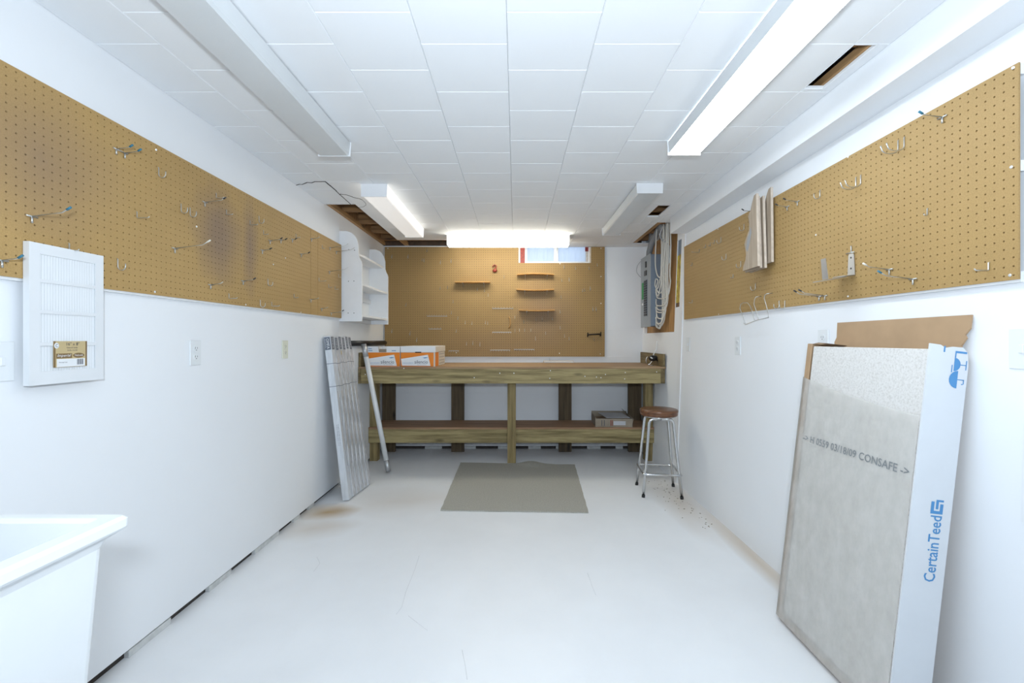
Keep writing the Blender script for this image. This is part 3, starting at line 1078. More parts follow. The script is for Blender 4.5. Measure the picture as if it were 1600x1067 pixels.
for px, py in ((631, 575.5), (741, 590), (781, 583), (803, 583), (860, 579), (859, 591), (914, 588), (932, 589), (939, 590), (946, 585), (977, 582), (976, 592), (1026, 581), (571, 585)):
    y = 4.19
    p = Vector(((px - VX) * y / F, y - 0.0002, H + (VY - py) * y / F))
    vs = [p + Vector((0.005 * math.cos(k * math.pi / 3), -0.0012, 0.005 * math.sin(k * math.pi / 3))) for k in range(6)] + [p + Vector((0.005 * math.cos(k * math.pi / 3), 0.0, 0.005 * math.sin(k * math.pi / 3))) for k in range(6)]
    mkobj('screw', vs, [tuple(range(6))] + [(k, (k + 1) % 6, 6 + (k + 1) % 6, 6 + k) for k in range(6)], 'nailhead', bench)

# ------------------------------------------------------------------ boxes on the bench
BT = bz(-.252) + 0.0003


def frame(o, ang):
    c, s = math.cos(ang), math.sin(ang)
    return lambda a, b, z: (o[0] + a * c - b * s, o[1] + a * s + b * c, o[2] + z)


def print_front(root, fr, w, h0, h1, txt, flip):
    ori = Vector(fr(0, 0, 0))
    r = (Vector(fr(1, 0, 0)) - ori).normalized()
    nn = r.cross(UP)

    def quad(pts, mat, lift, name):
        vs = [Vector(fr(a, 0, z)) + nn * lift for a, z in pts]
        mkobj(name, vs, [tuple(range(len(pts)))], mat, root)
    quad([(0.001, h0), (w - .001, h0), (w - .001, h1), (0.001, h1)], 'orange', 0.0006, 'orange_print')
    quad([(0.012, h0 + .008), (w - .03, h0 + .006), (w - .055, h1 - .02), (0.004, h0 + (h1 - h0) * .55)], 'box_white', 0.0011, 'white_print')
    text(txt, Vector(fr(w * .42, 0, h0 + .028)) + nn * .0012, r, UP, w * .40, .032, 'ink_dark', root)
    text('insonorisant', Vector(fr(w * .06, 0, h0 + .03)) + nn * .0012, r, UP, w * .32, .008, 'ink_blue', root)
    text('acoustic', Vector(fr(w * .5, 0, h0 + .014)) + nn * .0012, r, UP, w * .28, .006, 'ink_grey', root)
    quad([(w * .66, h0 + .083), (w * .72, h0 + .077), (w * .84, h0 + .083), (w * .76, h0 + .088)], 'ink_blue', 0.0013, 'mark')


# right hand box, lid on
o2 = (-1.085, 4.222, BT)
f2 = frame(o2, math.radians(-1.5))
W2, D2, H2 = 0.325, 0.50, 0.192
b2 = thing('cardboard_box', Vector(f2(W2 / 2, D2 / 2, 0)), 'closed orange and white cardboard box with lid, right one of the bench pair', 'box')
MB().box(0, W2, 0, D2, 0, H2 - 0.058, 0.002, fr=f2).build('body', 'box_cream', b2)
MB().box(-0.002, W2 + 0.003, -0.001, D2 + 0.003, H2 - 0.0575, H2, 0.003, fr=f2).build('lid', 'box_white', b2)
MB().box(W2 * .42, W2 * .60, -0.002, 0.0, H2 - 0.062, H2 - 0.052, fr=f2).build('handle_slot', 'black', b2)
print_front(b2, f2, W2 - .012, 0.001, H2 - 0.060, 'silencio', 0)
MB().box(W2 + .0003, W2 + .0013, 0.012, 0.16, 0.002, H2 - .059, fr=f2).build('orange_print', 'orange', b2)
MB().box(W2 + .0033, W2 + .004, 0.03, D2, H2 - .056, H2 - .002, fr=f2).build('lid_side', 'box_cream', b2)
for k in range(4):
    MB().box(W2 + .0004, W2 + .0016, 0.20, 0.46, 0.02 + .03 * k, 0.024 + .03 * k, fr=f2).build('print_line', 'ink_grey', b2)

# left hand box, opened flaps
o1 = (-1.405, 4.225, BT)
f1 = frame(o1, math.radians(0.5))
W1, D1, H1 = 0.312, 0.46, 0.135
b1 = thing('cardboard_box', Vector(f1(W1 / 2, D1 / 2, 0)), 'opened orange and white cardboard box, left one of the bench pair', 'box')
mb = MB()
mb.box(0, W1, 0, .004, 0, H1, fr=f1)
mb.box(0, W1, D1 - .004, D1, 0, H1 + .05, fr=f1)
mb.box(0, .004, .004, D1 - .004, 0, H1 + .05, fr=f1)
mb.box(W1 - .004, W1, .004, D1 - .004, 0, H1 + .05, fr=f1)
mb.box(.004, W1 - .004, .004, D1 - .004, 0, .004, fr=f1)
mb.build('body', 'box_white', b1)
MB().box(.005, .105, .006, .009, H1 - .02, H1 + .055, .001, fr=f1).build('flap', 'box_white', b1)
MB().box(W1 - .13, W1 - .005, .006, .009, H1 - .02, H1 + .055, .001, fr=f1).build('flap', 'box_white', b1)
MB().box(.02, W1 - .02, .03, D1 - .02, H1 - .05, H1 - .01, .003, fr=f1).build('packing', 'kraft_dull', b1)
MB().box(.11, W1 - .135, .012, .03, H1 + .0, H1 + .03, .002, fr=f1).build('packing', 'kraft_dull', b1)
print_front(b1, f1, W1, 0.001, H1 - .002, 'silencio', 0)
for k, (a0, a1) in enumerate(((.012, .05), (.012, .045), (W1 - .08, W1 - .04))):
    MB().box(a0, a1, .0052, .006, H1 + .012 + .018 * (k % 2), H1 + .018 + .018 * (k % 2), fr=f1).build('print_line', 'ink_blue', b1)

# black pipe along the left wall
pz = bz(-.031)
mb = MB().tube([(XL + .025, 3.86, pz), (XL + .025, 4.96, pz)], 0.0235, 14)
mb.build('pipe', 'black', label='black pipe lying along left wall below the white shelf', cat='pipe')

# thin flat pack at the back of the bench
fp = thing('flat_pack', (0.47, 4.93, BT), 'thin flat pale board lying at the back of the bench', 'board')
MB().box(0.305, 0.635, 4.90, 4.965, BT, BT + .022, .002).build('slat', 'scroll_edge', fp)
MB().box(0.31, 0.63, 4.895, 4.899, BT + .004, BT + .018).build('edge', 'box_white', fp)
MB().tube([(0.378, 5.008, bz(-.20)), (0.378, 5.009, bz(-.255))], .003, 6).build('cord', 'cable_grey', label='short thin grey cord on white wall below the back pegboard', cat='cord')

# small black tool on the right end of the bench
tl = thing('hand_tool', (1.31, 4.42, BT), 'small glossy black and chrome corded tool on right end of bench', 'tool')
MB().ball((1.335, 4.36, BT + .073), .045, .035, .030).build('body', 'black', tl)
MB().tube([(1.30, 4.322, BT + .085), (1.318, 4.319, BT + .072)], .006, 8).build('highlight_stripe', 'white_plastic', tl)
MB().tube(arc((1.312, 4.345, BT + .052), (1, 0, 0), (0, 0, 1), .05, 130, 300, 12), .004, 6).build('chrome_ring', 'chrome', tl)
MB().tube([(1.366, 4.345, BT + .055), (1.366, 4.345, BT + .09)], .006, 6).build('clamp', 'black', tl)
MB().tube([(1.374, 4.345, BT + .045), (1.357, 4.345, BT + .10)], .006, 6).build('clamp', 'black', tl)
MB().tube([(1.30, 4.40, BT + .004), (1.33, 4.42, BT + .02), (1.335, 4.38, BT + .047)], .006, 8).build('foot', 'chrome', tl)
mb = MB()
cpts = [(1.406, 4.46, bz(-.010)), (1.400, 4.46, bz(-.09)), (1.385, 4.45, bz(-.115)), (1.362, 4.43, bz(-.14)), (1.345, 4.39, BT + .08)]
mb.tube(cpts, .006, 6)
mb.build('cord', 'white_plastic', tl)

# open cardboard box with papers on the lower shelf
LS = bz(-.875) + 0.0003
cb = thing('cardboard_tray', (0.985, 4.66, LS), 'dusty open cardboard tray of papers on the lower bench shelf', 'box')
fc = frame((0.80, 4.50, LS), math.radians(-2))
mb = MB()
w, d, h = .37, .30, .085
mb.box(0, w, 0, .005, 0, h, fr=fc)
mb.box(0, w, d, d + .005, 0, h + .03, fr=fc)
mb.box(0, .005, .005, d, 0, h + .01, fr=fc)
mb.box(w - .005, w, .005, d, 0, h, fr=fc)
mb.box(.005, w - .005, .005, d, 0, .005, fr=fc)
mb.build('tray', 'kraft_dull', cb)
MB().box(.01, .36, .01, .29, .008, .06, .004, fr=fc).build('contents', 'kraft_dark', cb)
mb = MB()
mb.add([fc(.11, .005, h + .006), fc(.345, -.005, h + .008), fc(.31, .24, h + .02), fc(.06, .24, h + .02),
        fc(.11, .005, h + .009), fc(.345, -.005, h + .011), fc(.31, .24, h + .023), fc(.06, .24, h + .023)],
       [(0, 1, 2, 3), (4, 5, 6, 7), (0, 1, 5, 4), (1, 2, 6, 5), (2, 3, 7, 6), (3, 0, 4, 7)])
mb.build('papers', 'paper', cb)
mb = MB()
mb.add([fc(w, 0, h), fc(w, d, h), fc(w - .05, d, h + .055), fc(w - .02, .03, h + .02), fc(w + .004, 0, h), fc(w + .004, d, h), fc(w - .046, d, h + .055), fc(w - .016, .03, h + .02)],
       [(0, 1, 2, 3), (4, 5, 6, 7), (0, 1, 5, 4), (1, 2, 6, 5), (2, 3, 7, 6), (3, 0, 4, 7)])
mb.build('flap', 'kraft_dull', cb)
mb = MB()
mb.add([fc(w + .006, -.003, h), fc(w + .006, .08, h), fc(w - .006, .08, .004), fc(w - .012, -.004, .004), fc(w + .01, -.003, h), fc(w + .01, .08, h), fc(w - .002, .08, .004), fc(w - .008, -.004, .004)],
       [(0, 1, 2, 3), (4, 5, 6, 7), (0, 1, 5, 4), (1, 2, 6, 5), (2, 3, 7, 6), (3, 0, 4, 7)])
mb.build('flap', 'kraft_dull', cb)
for a in (.06, .085, .15, .165):
    MB().box(a, a + .006, -.0012, -.0002, .012, .07, fr=fc).build('print_line', 'ink_dark' if a < .1 else 'red', cb)
MB().box(.18, .30, -.0012, -.0002, .02, .06, fr=fc).build('shipping_label', 'paper', cb)

# ------------------------------------------------------------------ rug
def rug():
    corners = [Vector((-0.547, 4.436, 0)), Vector((0.574, 4.364, 0)), Vector((0.512, 3.157, 0)), Vector((-0.537, 3.20, 0))]
    n, m = 30, 30
    vs, fs = [], []
    rnd = random.Random(3)
    for j in range(m + 1):
        for i in range(n + 1):
            u, v = i / n, j / m
            p = corners[0] * (1 - u) * (1 - v) + corners[1] * u * (1 - v) + corners[2] * u * v + corners[3] * (1 - u) * v
            z = 0.009 + 0.0012 * math.sin(9 * u + 3 * v)
            if j == 0:
                p.y += 0.025 * math.exp(-((u - .62) / .1) ** 2) - 0.012 * math.exp(-((u - .85) / .05) ** 2)
            z += 0.022 * math.exp(-((u - .62) / .09) ** 2 - (v / .07) ** 2)
            if i in (0, n) or j in (0, m):
                p.x += rnd.uniform(-.002, .002)
                p.y += rnd.uniform(-.002, .002)
            vs.append((p.x, p.y, z))
    for j in range(m):
        for i in range(n):
            a = j * (n + 1) + i
            fs.append((a, a + n + 1, a + n + 2, a + 1))
    ring = [i for i in range(n + 1)] + [j * (n + 1) + n for j in range(1, m + 1)] + [m * (n + 1) + i for i in range(n - 1, -1, -1)] + [j * (n + 1) for j in range(m - 1, 0, -1)]
    o = len(vs)
    vs += [(vs[i][0], vs[i][1], 0.0005) for i in ring]
    k = len(ring)
    fs += [(ring[i], ring[(i + 1) % k], o + (i + 1) % k, o + i) for i in range(k)]
    mkobj('rug', vs, fs, 'rug', None, label='rectangular taupe carpet mat on the white floor before the workbench', cat='rug')


rug()

# ------------------------------------------------------------------ stool
SX, SY = 1.150, 3.605
st = thing('bar_stool', (SX, SY, 0), 'round brown seated stool on four chrome legs near right wall', 'stool')
SEATZ = bz(-.553)
MB().lathe([(.136, -.052), (.143, -.048), (.147, -.036), (.1435, -.030), (.148, -.026), (.149, -.010), (.145, -.003), (.135, 0.0), (.05, -.002), (.001, -.003)], (SX, SY, SEATZ), 40).build('seat', 'seat', st)
MB().lathe([(.120, -.062), (.124, -.053), (.001, -.053)], (SX, SY, SEATZ), 32).build('seat_ring', 'chrome', st)
feet = {'fl': (0.989, 3.477), 'fr': (1.275, 3.437), 'bl': (1.018, 3.775), 'br': (1.312, 3.735)}
FC = Vector((sum(v[0] for v in feet.values()) / 4, sum(v[1] for v in feet.values()) / 4, 0))
legtop = SEATZ - .068


def leg_at(k, z):
    fx, fy = feet[k]
    b = Vector((fx, fy, 0.0))
    c = Vector((SX, SY, 0))
    t = c + (b - FC) * 0.62
    t.z = legtop
    return b + (t - b) * (z / legtop)


for k in feet:
    top = leg_at(k, legtop - .03)
    kk = {'fl': 'fr', 'fr': 'fl', 'bl': 'br', 'br': 'bl'}[k]
    d = (leg_at(kk, legtop - .03) - top)
    d.z = 0
    half = d * .5
    d.normalize()
    path = [leg_at(k, .018), leg_at(k, .3), top]
    path += [top + Vector((0, 0, .016)) + d * .006, top + Vector((0, 0, .027)) + d * .02, top + Vector((0, 0, .031)) + d * .04, top + Vector((0, 0, .031)) + half]
    MB().tube(path, .0115, 10).build('leg', 'chrome', st)
    MB().tube([leg_at(k, 0.0), leg_at(k, .020)], .0132, 10).build('rubber_foot', 'black_rubber', st)
rz = 0.178
ringp = []
order = ['fl', 'fr', 'br', 'bl']
for i, k in enumerate(order):
    p = leg_at(k, rz)
    pr = leg_at(order[i - 1], rz)
    nx = leg_at(order[(i + 1) % 4], rz)
    out = (p - (leg_at('fl', rz) + leg_at('br', rz)) / 2)
    out.z = 0
    p = p + out.normalized() * .024
    a, b = (pr - p).normalized(), (nx - p).normalized()
    ringp += [p + a * .045, p + a * .014 + b * .004, p + b * .014 + a * .004, p + b * .045]
MB().tube(ringp, .009, 10, closed=True).build('footrest', 'chrome', st)

# ------------------------------------------------------------------ white shelf on the left wall
shelf = thing('wall_shelf', (XL, 4.13, bz(.155)), 'white three tier wall shelf with scalloped sides on left wall', 'shelf')
prof = [(0.0, .155), (.187, .155), (.187, .635), (.182, .655), (.166, .685), (.158, .715), (.157, .79), (.148, .835), (.128, .872), (.098, .897), (.062, .910), (0.0, .912)]
for y0 in (3.748, 4.512):
    MB().prism([(XL + .0005 + d, bz(z)) for d, z in prof], lambda a, b, c: (a, c, b), y0, y0 + .018).build('side_panel', 'white_semi', shelf)
for z, d in ((.738, .145), (.478, .183), (.215, .183)):
    MB().box(XL + .0005, XL + d, 3.7665, 4.5115, bz(z) - .020, bz(z), .002).build('shelf_board', 'white_semi', shelf)
MB().box(XL + .0005, XL + .018, 3.7665, 4.5115, bz(.36), bz(.40), .001).build('back_rail', 'white_semi', shelf)
MB().box(XL + .0005, XL + .018, 3.7665, 4.5115, bz(.156), bz(.192), .001).build('back_rail', 'white_semi', shelf)
for px, py in ((545, 390), (554, 391), (544.5, 439.5), (553, 439), (544, 489), (553, 489)):
    y = 3.748
    p = Vector(((px - VX) * y / F, y, H + (VY - py) * y / F))
    vs = [p + Vector((.004 * math.cos(k * math.pi / 3), -.0008, .004 * math.sin(k * math.pi / 3))) for k in range(6)] + [p + Vector((.004 * math.cos(k * math.pi / 3), .0002, .004 * math.sin(k * math.pi / 3))) for k in range(6)]
    mkobj('screw', vs, [tuple(range(6))] + [(k, (k + 1) % 6, 6 + (k + 1) % 6, 6 + k) for k in range(6)], 'crack', shelf)


# ------------------------------------------------------------------ long silver cartons leaning at left
def ctn_frame(b, t, yaw=0.0):
    b, t = Vector(b), Vector(t)
    w = (t - b).normalized()
    u = Vector((math.cos(yaw), math.sin(yaw), 0))
    u = (u - w * u.dot(w)).normalized()
    v = w.cross(u)
    return lambda a, bb, c: tuple(b + u * a + v * bb + w * c), u, v, w


LABS = ['silver carton with large slate label, nearest of the six leaning at left wall', 'second of six leaning silver cartons, counted from the near one',
        'third of six leaning silver cartons, counted from the near one', 'fourth of six leaning silver cartons, counted from the near one',
        'fifth of six leaning silver cartons, counted from the near one', 'farthest of six leaning silver cartons, next to the black pipe']
for i in range(6):
    by = 3.39 + .067 * i + (0.0 if i == 0 else .006)
    ty = 3.41 + .071 * i + (0.0 if i == 0 else .006)
    bx = -1.262 + .007 * i
    b = Vector((bx - .024, by + .03, 0.0065))
    tz = bz(.028) - 0.006 * (i % 2)
    t = Vector((XL + .036, ty + .03, tz))
    frc, u, v, w = ctn_frame(b, t)
    L = (t - b).length
    root = thing('long_carton', b, LABS[i], 'carton', 'silver cartons leaning in a row')
    hw, hd = .026, .031
    MB().box(-hw, hw, -hd, hd, 0, L, .0025, fr=frc).build('body', 'ctn_side' if i == 0 else 'ctn', root)
    if i == 0:
        # front face towards the camera (-v side)
        MB().box(-hw + .004, hw - .003, -hd - .0012, -hd - .0001, L - .105, L - .008, .0004, fr=frc).build('label', 'ctn_label', root)
        text('OMFA', frc(-.008, -hd - .0014, L - .018), -w, u, .08, .022, 'box_white', root)
        text('PRODUITS', frc(-.018, -hd - .0014, L - .018), -w, u, .07, .005, 'box_white', root)
        for k in range(2):
            text('fragile handle with care', frc(-.006 + .012 * k, -hd - .0006, L * .46), -w, u, .16, .006, 'ink_dark', root)
    MB().box(hw + .0001, hw + .0012, -hd + .008, hd - .008, L - .105, L - .008, .0004, fr=frc).build('label', 'ctn_label', root)
    text('OMFA', frc(hw + .0014, -.010, L - .016), -w, v, .08, .018, 'box_white', root)
    for c in (L * .69, L * .83):
        MB().box(-hw - .0008, hw + .0008, -hd - .0008, hd + .0008, c, c + .004, fr=frc).build('strap', 'ctn_label', root)
    for k, a in enumerate((-.012, .010)):
        MB().box(hw + .0001, hw + .0008, a, a + .0035, L * (.2 if k else .3), L * (.62 if k else .66), fr=frc).build('print_line', 'ctn_label' if k else 'kraft_dark', root)
    if i == 2:
        MB().box(hw + .0001, hw + .001, -.006, .008, L - .15, L - .12, fr=frc).build('sticker', 'tan_card', root)

# pale tube leaning against the bench
tb, tt = Vector((-1.163, 4.088, 0.024)), Vector((-1.412, 4.155, bz(-.040)))
pole = thing('leaning_pole', tb, 'slim pale grey pole with clear ends leaning against bench front', 'pole')
dpole = (tt - tb).normalized()
MB().tube([tb + dpole * .05, tt - dpole * .05], .0225, 14).build('tube', 'pole', pole)
MB().tube([tb, tb + dpole * .10], .0245, 12).build('end_sleeve', 'alu', pole)
MB().tube([tt - dpole * .12, tt], .0245, 12).build('end_sleeve', 'alu', pole)

# ------------------------------------------------------------------ carton of acoustic boards on the right
CO = Vector((1.147, 1.971, 0.0))
TH = math.asin(0.137 / 1.20)
CB_ = Vector((math.sin(TH), 0, math.cos(TH)))
CN = Vector((math.cos(TH), 0, -math.sin(TH)))      # towards the wall
CA = Vector((0, -1, 0))
CO = CO + Vector((0, 0, 0.0145))
fcn = lambda a, b, c: tuple(CO + CA * a + CB_ * b + CN * c)
CW, CH, CD = .586, 1.20, .122
ct = thing('carton', CO + CA * .29 + CN * .06, 'tall white carton of speckled ceiling boards leaning on the right wall', 'carton')
mb = MB()
mb.box(0, CW - .005, 0, CH - .01, CD - .005, CD, fr=fcn)
mb.box(0, .005, 0, CH, 0.0045, CD - .005, fr=fcn)
mb.box(.005, CW - .005, 0, .005, 0, CD - .005, fr=fcn)
mb.build('shell', 'kraft', ct)
MB().box(.0005, .030, .005, CH - .001, 0.0, .004, .001, fr=fcn).build('side_flap', 'kraft', ct)
MB().box(.030, .575, .005, .030, 0.0, .004, .001, fr=fcn).build('bottom_flap', 'kraft_dark', ct)
whp = [(-.003, 0), (CD, 0), (CD, CH - .05), (CD - .006, CH - .012), (CD - .022, CH + .003), (.07, CH + .002), (.045, CH - .004), (.03, CH + .004), (-.003, CH + .005)]
MB().prism(whp, lambda a, b, c: fcn(c, b, a), CW - .005, CW).build('white_side', 'carton_white', ct)
tornp = [(.004, .0), (.0, .03), (.010, .05), (.004, .115), (.584, .118), (.584, .075), (.570, .055), (.576, .045), (.562, .02), (.566, 0)]
MB().prism([(a, CH - .0105 + b) for a, b in tornp], fcn, CD - .006, CD - .001).build('back_flap', 'kraft', ct)
MB().prism([(.0, CH), (.06, CH - .003), (.085, CH + .004), (.04, CH + .006)], fcn, .02, CD - .01).build('torn_edge', 'kraft_dark', ct)
MB().box(.0325, .5795, .0305, CH - .012, .006, .034, .002, fr=fcn).build('acoustic_board', 'acoustic', label='speckled off-white ceiling board standing inside the leaning white carton', cat='ceiling board')


def film_mesh():
    n, m = 22, 44
    vs, fs = [], []
    rnd = random.Random(5)
    for j in range(m + 1):
        for i in range(n + 1):
            u = i / n
            a = -.0015 + .5785 * u
            top = 1.052 - .075 * u - .012 * math.sin(u * 3.1)
            b = .002 + (top - .002) * j / m
            c = -.0045 - .0007 * math.sin(u * 5.0 + j * .22)
            # two soft folds across the upper part
            for fb_, am in ((.93, .004), (.87, .003)):
                c -= am * (1.0 if fb_ > .5 else 1) * math.exp(-((j / m - fb_ + .02 * u) / .012) ** 2) * (1 - u * .6)
            if i == n:
                c = -.0035
            if i == 0:
                c = -.002
            vs.append(fcn(a, b, c))
    for j in range(m):
        for i in range(n):
            q = j * (n + 1) + i
            fs.append((q, q + 1, q + n + 2, q + n + 1))
    o = len(vs)
    for j in range(m + 1):
        vs.append(fcn(-.002, .002 + 1.05 * j / m, .08))
    for j in range(m):
        fs.append((o + j, j * (n + 1), (j + 1) * (n + 1), o + j + 1))
    return MB().add(vs, fs, True)


film_mesh().build('plastic_film', 'film', ct)
dr = (CA * .517 + CB_ * .002)
text('-> H 0559 03/18/09 CONSAFE ->', Vector(fcn(.052, .782, -.0056)), dr, CB_, .515, .028, 'ink_grey', ct, bold=0.01)
TB = lambda b: 1.23 - (1.23 - b) * 1.049
text('CertainTeed', Vector(fcn(CW, .472, .094)), CB_, -CN, .205, .036, 'ink_blue', ct, bold=0.012)


def mark(p, mat='ink_blue'):
    vs = [fcn(CW + .0006, TB(b), a - .578) for a, b in p]
    mkobj('printed_mark', vs, [tuple(range(len(p)))], mat, ct)


lb = .708
R_ = lambda a0, a1, b0, b1: [(a0, b0), (a1, b0), (a1, b1), (a0, b1)]
hd = lambda ca, cb, r, a0, a1: [(ca + r * math.cos(math.radians(a0 + (a1 - a0) * i / 10)), cb + r * math.sin(math.radians(a0 + (a1 - a0) * i / 10))) for i in range(11)]
# square emblem: nested angular bars
mark([(.634, lb), (.672, lb), (.672, lb + .030), (.662, lb + .030), (.662, lb + .009), (.644, lb + .009), (.644, lb + .036), (.634, lb + .036)])
mark([(.649, lb + .014), (.657, lb + .014), (.657, lb + .036), (.672, lb + .036), (.672, lb + .042), (.649, lb + .042)])
for q in (R_(.655, .691, 1.186, 1.192), R_(.655, .659, 1.172, 1.186), hd(.655, 1.152, .020, -90, 90), R_(.674, .692, 1.151, 1.1535),
          R_(.691, .694, 1.138, 1.166), R_(.648, .651, 1.128, 1.150), hd(.670, 1.108, .026, 90, 270), R_(.670, .690, 1.107, 1.1095),
          R_(.688, .691, 1.096, 1.1095), R_(.683, .688, 1.094, 1.097), R_(.618, .623, 1.185, 1.203)):
    mark(q)

# ------------------------------------------------------------------ laundry tub
def ring(x0, x1, y0, y1, z, r, n=4):
    pts = []
    for cx, cy, a in ((x1 - r, y1 - r, 0), (x0 + r, y1 - r, 90), (x0 + r, y0 + r, 180), (x1 - r, y0 + r, 270)):
        for i in range(n + 1):
            t = math.radians(a + 90 * i / n)
            pts.append((cx + r * math.cos(t), cy + r * math.sin(t), z))
    return pts


tub = thing('laundry_tub', (-1.13, .62, 0), 'white plastic laundry tub on legs in the lower left corner', 'sink')
rzt = bz(-.360)
X0, X1, Y0, Y1 = -1.465, -.800, .30, .930
rings = [ring(X0 + .06, X1 - .048, Y0 + .06, Y1 - .040, rzt - .40, .02),
         ring(X0 + .03, X1 - .028, Y0 + .03, Y1 - .024, rzt - .055, .02),
         ring(X0 + .02, X1 - .022, Y0 + .02, Y1 - .018, rzt - .040, .02),
         ring(X0 + .004, X1 - .003, Y0 + .004, Y1 - .003, rzt - .027, .010), ring(X0, X1, Y0, Y1, rzt - .022, .010), ring(X0, X1, Y0, Y1, rzt - .006, .010),
         ring(X0 + .006, X1 - .006, Y0 + .006, Y1 - .006, rzt, .010), ring(X0 + .030, X1 - .036, Y0 + .03, Y1 - .026, rzt, .012),
         ring(X0 + .036, X1 - .043, Y0 + .036, Y1 - .033, rzt - .008, .02), ring(X0 + .050, X1 - .06, Y0 + .05, Y1 - .045, rzt - .09, .03),
         ring(X0 + .056, X1 - .07, Y0 + .056, Y1 - .055, rzt - .10, .035), ring(X0 + .085, X1 - .10, Y0 + .085, Y1 - .08, rzt - .385, .06)]
vs = [p for r in rings for p in r]
k = len(rings[0])
fs = [tuple(range(k))[::-1], tuple(range((len(rings) - 1) * k, len(rings) * k))]
for i in range(len(rings) - 1):
    for q in range(k):
        fs.append((i * k + q, i * k + (q + 1) % k, (i + 1) * k + (q + 1) % k, (i + 1) * k + q))
mkobj('basin', vs, fs, 'white_plastic', tub)
for x in (X0 + .10, X1 - .12):
    for y in (Y0 + .10, Y1 - .09):
        MB().tube([(x, y, 0), (x, y, rzt - .401)], .019, 10).build('leg', 'white_plastic', tub)

# ------------------------------------------------------------------ white register grille on the left pegboard
GX = PL + .012
GY0, GY1 = 1.318, 1.556
GZ0, GZ1 = bz(-.136), bz(.291)
gr = thing('register_grille', (GX, (GY0 + GY1) / 2, GZ0), 'white slatted vent grille with tan tag hanging on left pegboard', 'vent grille')
fg = lambda a, b, c: (GX + c, GY0 + a, GZ0 + b)
GW, GH = GY1 - GY0, GZ1 - GZ0
mb = MB()
sx0, sx1 = .030, GW - .030
rows = [(.040, .118), (.128, .216), (.226, .310), (.320, GH - .032)]
rr = [(0, GW, 0, GH)]
for b0, b1 in rows:
    rr = rect_minus(rr, (sx0, sx1, b0, b1))
for a0, a1, b0, b1 in rr:
    mb.box(a0, a1, b0, b1, .003, .008, fr=fg)
for q in ((0, GW, 0, .005), (0, GW, GH - .005, GH), (0, .005, .005, GH - .005), (GW - .005, GW, .005, GH - .005)):
    mb.box(q[0], q[1], q[2], q[3], -.010, .003, fr=fg)
mb.build('frame', 'grille', gr)
MB().box(.006, GW - .006, .006, GH - .006, -.009, -.008, fr=fg).build('back_plate', 'grille', gr)
NS = 21
slat_mesh = {}
for b0, b1 in rows:
    for i in range(NS):
        a = sx0 + (sx1 - sx0) * (i + .5) / NS
        key = round(b1 - b0, 4)
        if key not in slat_mesh:
            hh = (b1 - b0)
            pts = [(-.0033, -.0004), (.0033, .0010), (.0034, .0002), (-.0032, -.0012)]
            v2 = [(c, p, 0) for p, c in pts] + [(c, p, hh) for p, c in pts]
            me = bpy.data.meshes.new('slat')
            me.from_pydata(v2, [], [(0, 1, 2, 3), (7, 6, 5, 4)] + [(q, (q + 1) % 4, 4 + (q + 1) % 4, 4 + q) for q in range(4)])
            me.materials.append(M['grille'])
            slat_mesh[key] = me
        o = bpy.data.objects.new('slat', slat_mesh[key])
        COL.objects.link(o)
        o.parent = gr
        o.location = Vector(fg(a, b0, .003)) - wloc(gr)
RG, UG = Vector((0, 1, 0)), UP      # text on the left wall reads towards +y
ta0, ta1, tb0, tb1 = .068, .176, .050, .132
card = MB().box(ta0, ta1, tb0, tb1, .0085, .0095, fr=fg).build('product_card', 'tan_card', gr)
MB().box(ta0, ta0 + .006, tb0, tb1, .0096, .0099, fr=fg).build('card_edge', 'brown_card', card)
MB().box(ta1 - .005, ta1, tb0, tb1, .0096, .0099, fr=fg).build('card_edge', 'brown_card', card)
MB().box(ta0 + .010, ta1 - .007, tb0 + .001, tb0 + .026, .0096, .0099, fr=fg).build('white_field', 'box_white', card)
text('16" x 8"', fg(ta0 + .040, tb0 + .068, .0096), RG, UG, .042, .010, 'ink_dark', card)
text('Sidewall Grille', fg(ta0 + .040, tb0 + .059, .0096), RG, UG, .036, .0045, 'ink_dark', card)
text('Grille murale', fg(ta0 + .042, tb0 + .051, .0096), RG, UG, .033, .0045, 'ink_dark', card)
MB().box(ta0 + .008, ta0 + .058, tb0 + .028, tb0 + .043, .0096, .0099, fr=fg).build('script_field', 'brown_card', card)
text('Imperial', fg(ta0 + .011, tb0 + .030, .0100), RG, UG, .043, .011, 'box_white', card, shear=.3)
ov = [(ta0 + .080 + .019 * math.cos(k * math.pi / 8), tb0 + .036 + .008 * math.sin(k * math.pi / 8)) for k in range(16)]
MB().prism(ov, fg, .0096, .0099).build('oval_mark', 'brown_card', card)
text('NuLook', fg(ta0 + .066, tb0 + .0335, .0100), RG, UG, .028, .006, 'box_white', card)
for i in range(9):
    a = ta0 + .074 + i * .0024
    MB().box(a, a + (.0014 if i % 3 else .0008), tb0 + .006, tb0 + .024, .0100, .0102, fr=fg).build('bar', 'ink_dark', card)
text('Novagroup', fg(ta0 + .016, tb0 + .013, .0100), RG, UG, .026, .004, 'ink_dark', card)
cv = [(ta0 + .009 + .0075 * math.cos(k * math.pi / 6), tb1 - .014 + .009 * math.sin(k * math.pi / 6)) for k in range(12)]
MB().prism(cv, fg, .0096, .0100).build('round_mark', 'box_white', card)
text('C', fg(ta0 + .0055, tb1 - .019, .0101), RG, UG, .007, .010, 'ink_dark', card)


